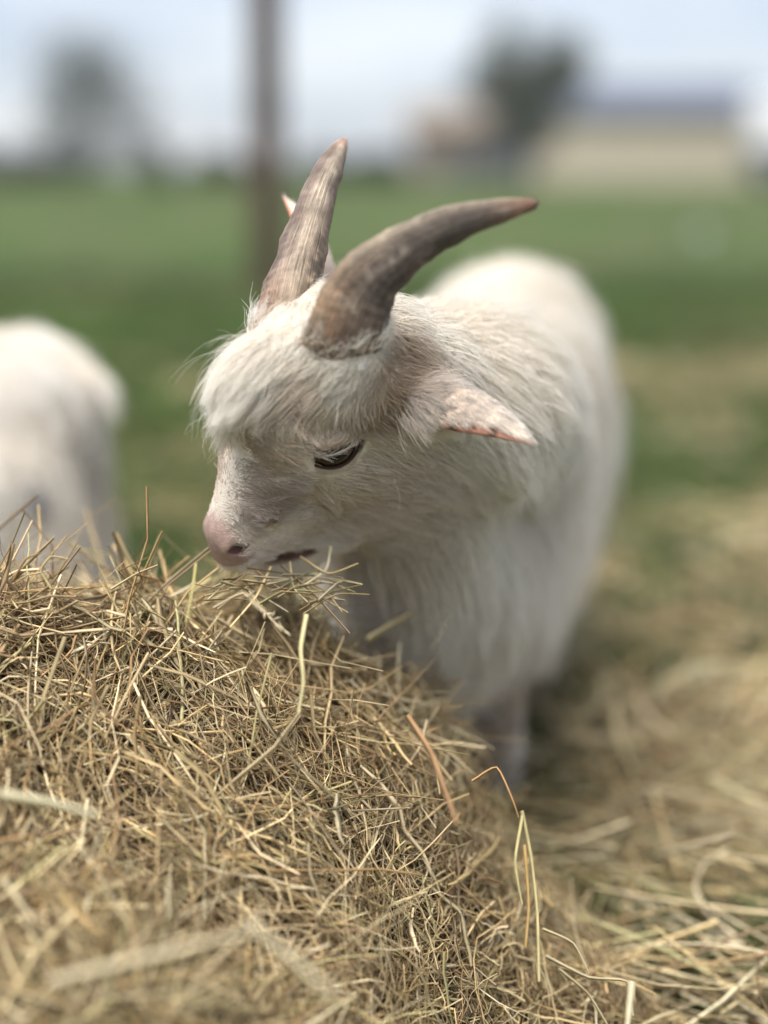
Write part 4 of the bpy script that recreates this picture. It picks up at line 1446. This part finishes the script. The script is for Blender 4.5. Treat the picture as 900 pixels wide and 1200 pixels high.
def building(name, label, x0, x1, y, depth, hw, roof_h, wall_m, roof_m, windows, over=.35):
    b = empty(name, ((x0 + x1) / 2, y, -.012)); tag(b, label, "building")
    w = (x1 - x0) / 2
    part("wall", [(-w, w, 0, depth, 0, hw)], b, wall_m)
    bm = bmesh.new()
    ys, zs = [-over, depth / 2, depth + over], [hw + .003, hw + roof_h, hw + .003]
    top = [[bm.verts.new((sx * (w + over), yy, zz)) for yy, zz in zip(ys, zs)] for sx in (-1, 1)]
    bot = [[bm.verts.new((sx * (w + over), yy, zz - .14 if i == 1 else zz - .001)) for i, (yy, zz) in enumerate(zip(ys, zs))] for sx in (-1, 1)]
    for i in (0, 1):
        bm.faces.new((top[0][i], top[1][i], top[1][i + 1], top[0][i + 1]))
        bm.faces.new((bot[0][i], bot[0][i + 1], bot[1][i + 1], bot[1][i]))
    for sx in (0, 1):
        bm.faces.new((top[sx][0], top[sx][1], top[sx][2], bot[sx][2], bot[sx][1], bot[sx][0]))
    for i in (0, 2):
        bm.faces.new((top[0][i], bot[0][i], bot[1][i], top[1][i]))
    bmesh.ops.recalc_face_normals(bm, faces=bm.faces)
    me = bpy.data.meshes.new("roof"); bm.to_mesh(me); bm.free()
    link("roof", me, b, [roof_m])
    for (cx, cz, ww, wh) in windows:
        f = part("window", [(cx - ww / 2, cx + ww / 2, -.05, .02, cz - wh / 2, cz + wh / 2)], b, M_TRIM)
        part("pane", [(cx - ww / 2 + .07, cx + ww / 2 - .07, -.056, -.03, cz - wh / 2 + .07, cz + wh / 2 - .07)], f, M_WIN)
    return b


D1 = 62
building("long_building", "long low cream building with a grey blue roof at the right horizon", (618 - 450) / 1600 * D1 * 1.03, (858 - 450) / 1600 * D1 * 1.03, D1, 7, 2.9, 1.55, M_CREAM, M_SLATE, [])
D2 = 70
building("brown_building", "low brownish building left of the dark green tree", (482 - 450) / 1600 * D2 * 1.03, (592 - 450) / 1600 * D2 * 1.03, D2, 6, 2.6, 1.2, M_TAUPE, M_TAUPE, [])

# parked vehicles: a dark car before the brown building, a white van at the right edge
M_CARD = material("dark_blue_paint", (.05, .065, .09), .3, spec=.5)
M_CARW = material("white_paint", (.82, .82, .85), .35, spec=.5)
M_TYRE = material("tyre_rubber", (.02, .02, .02), .9)
M_RIM = material("wheel_rim", (.4, .4, .42), .35, spec=.5)


def vehicle(name, label, cat, loc, prof, width, paint, glass, wheels, wr):
    v = empty(name, loc); tag(v, label, cat)

    def extrude(nm, pr, w0, w1, mat, bev):
        bm = bmesh.new()
        a = [bm.verts.new((x, w0, z)) for x, z in pr]; b = [bm.verts.new((x, w1, z)) for x, z in pr]
        bm.faces.new(a); bm.faces.new(b[::-1])
        for i in range(len(pr)):
            j = (i + 1) % len(pr); bm.faces.new((a[i], b[i], b[j], a[j]))
        bmesh.ops.recalc_face_normals(bm, faces=bm.faces)
        me = bpy.data.meshes.new(nm); bm.to_mesh(me); bm.free()
        o = link(nm, me, v, [mat])
        if bev:
            md = o.modifiers.new("bevel", 'BEVEL'); md.width = bev; md.segments = 3
        return o
    extrude("body", prof, -width / 2, width / 2, paint, .06)
    for gq in glass:
        extrude("window", gq, -width / 2 - .012, width / 2 + .012, M_WIN, 0)
    for x in wheels:
        for s in (-1, 1):
            bm = bmesh.new()
            bmesh.ops.create_cone(bm, cap_ends=True, segments=28, radius1=wr, radius2=wr, depth=.2, matrix=Matrix.Translation((x, s * (width / 2 - .08), wr)) @ Matrix.Rotation(math.pi / 2, 4, 'X'))
            me = bpy.data.meshes.new("wheel"); bm.to_mesh(me); bm.free()
            w = link("wheel", me, v, [M_TYRE])
            bm = bmesh.new()
            bmesh.ops.create_cone(bm, cap_ends=True, segments=24, radius1=wr * .62, radius2=wr * .62, depth=.03, matrix=Matrix.Translation((x, s * (width / 2 + .025), wr)) @ Matrix.Rotation(math.pi / 2, 4, 'X'))
            me = bpy.data.meshes.new("rim"); bm.to_mesh(me); bm.free()
            link("rim", me, w, [M_RIM])
    return v


p = gp(560, 60)
vehicle("parked_car", "dark blue car parked before the brownish building", "car", tuple(p),
        [(-1.9, .25), (-1.95, .72), (-1.2, .85), (-.6, 1.28), (.75, 1.3), (1.35, .9), (1.95, .82), (2.0, .28)], 1.6, M_CARD,
        [[(-1.05, .88), (-.58, 1.2), (.05, 1.22), (.05, .88)], [(.12, .88), (.12, 1.22), (.7, 1.22), (1.15, .88)]], (-1.25, 1.25), .30)
p = gp(915, 56)
vehicle("parked_van", "white van with a dark lower half cut off by the right edge", "van", tuple(p),
        [(-2.2, 1.35), (-2.25, 2.9), (-2.05, 3.3), (2.2, 3.3), (2.3, 1.35)], 1.9, M_CARW,
        [], (-1.4, 1.4), .42)
van = [o for o in bpy.data.objects if o.name == "parked_van"][0]
part("lower_body", [(-2.25, 2.3, -.93, .93, .35, 1.345)], van, M_CARD, .04)

# a pale stone and a short white stake out in the field
p = gp(805, 11.5)
bm = bmesh.new()
bmesh.ops.create_icosphere(bm, subdivisions=4, radius=.06)
for v in bm.verts:
    n_ = float(vnoise(np.array([v.co[:]]), 22, 3)[0])
    v.co = Vector((v.co.x * 1.2, v.co.y, v.co.z * .8)) * (.85 + .3 * n_)
me = bpy.data.meshes.new("stone"); bm.to_mesh(me); bm.free()
for pl in me.polygons: pl.use_smooth = True
o = link("stone", me, None, [material("pale_stone", (.34, .38, .38), .8, noise=(20, .2))]); o.location = (p[0], p[1], .03)
tag(o, "pale blue grey stone lying in the grass at the right", "stone")
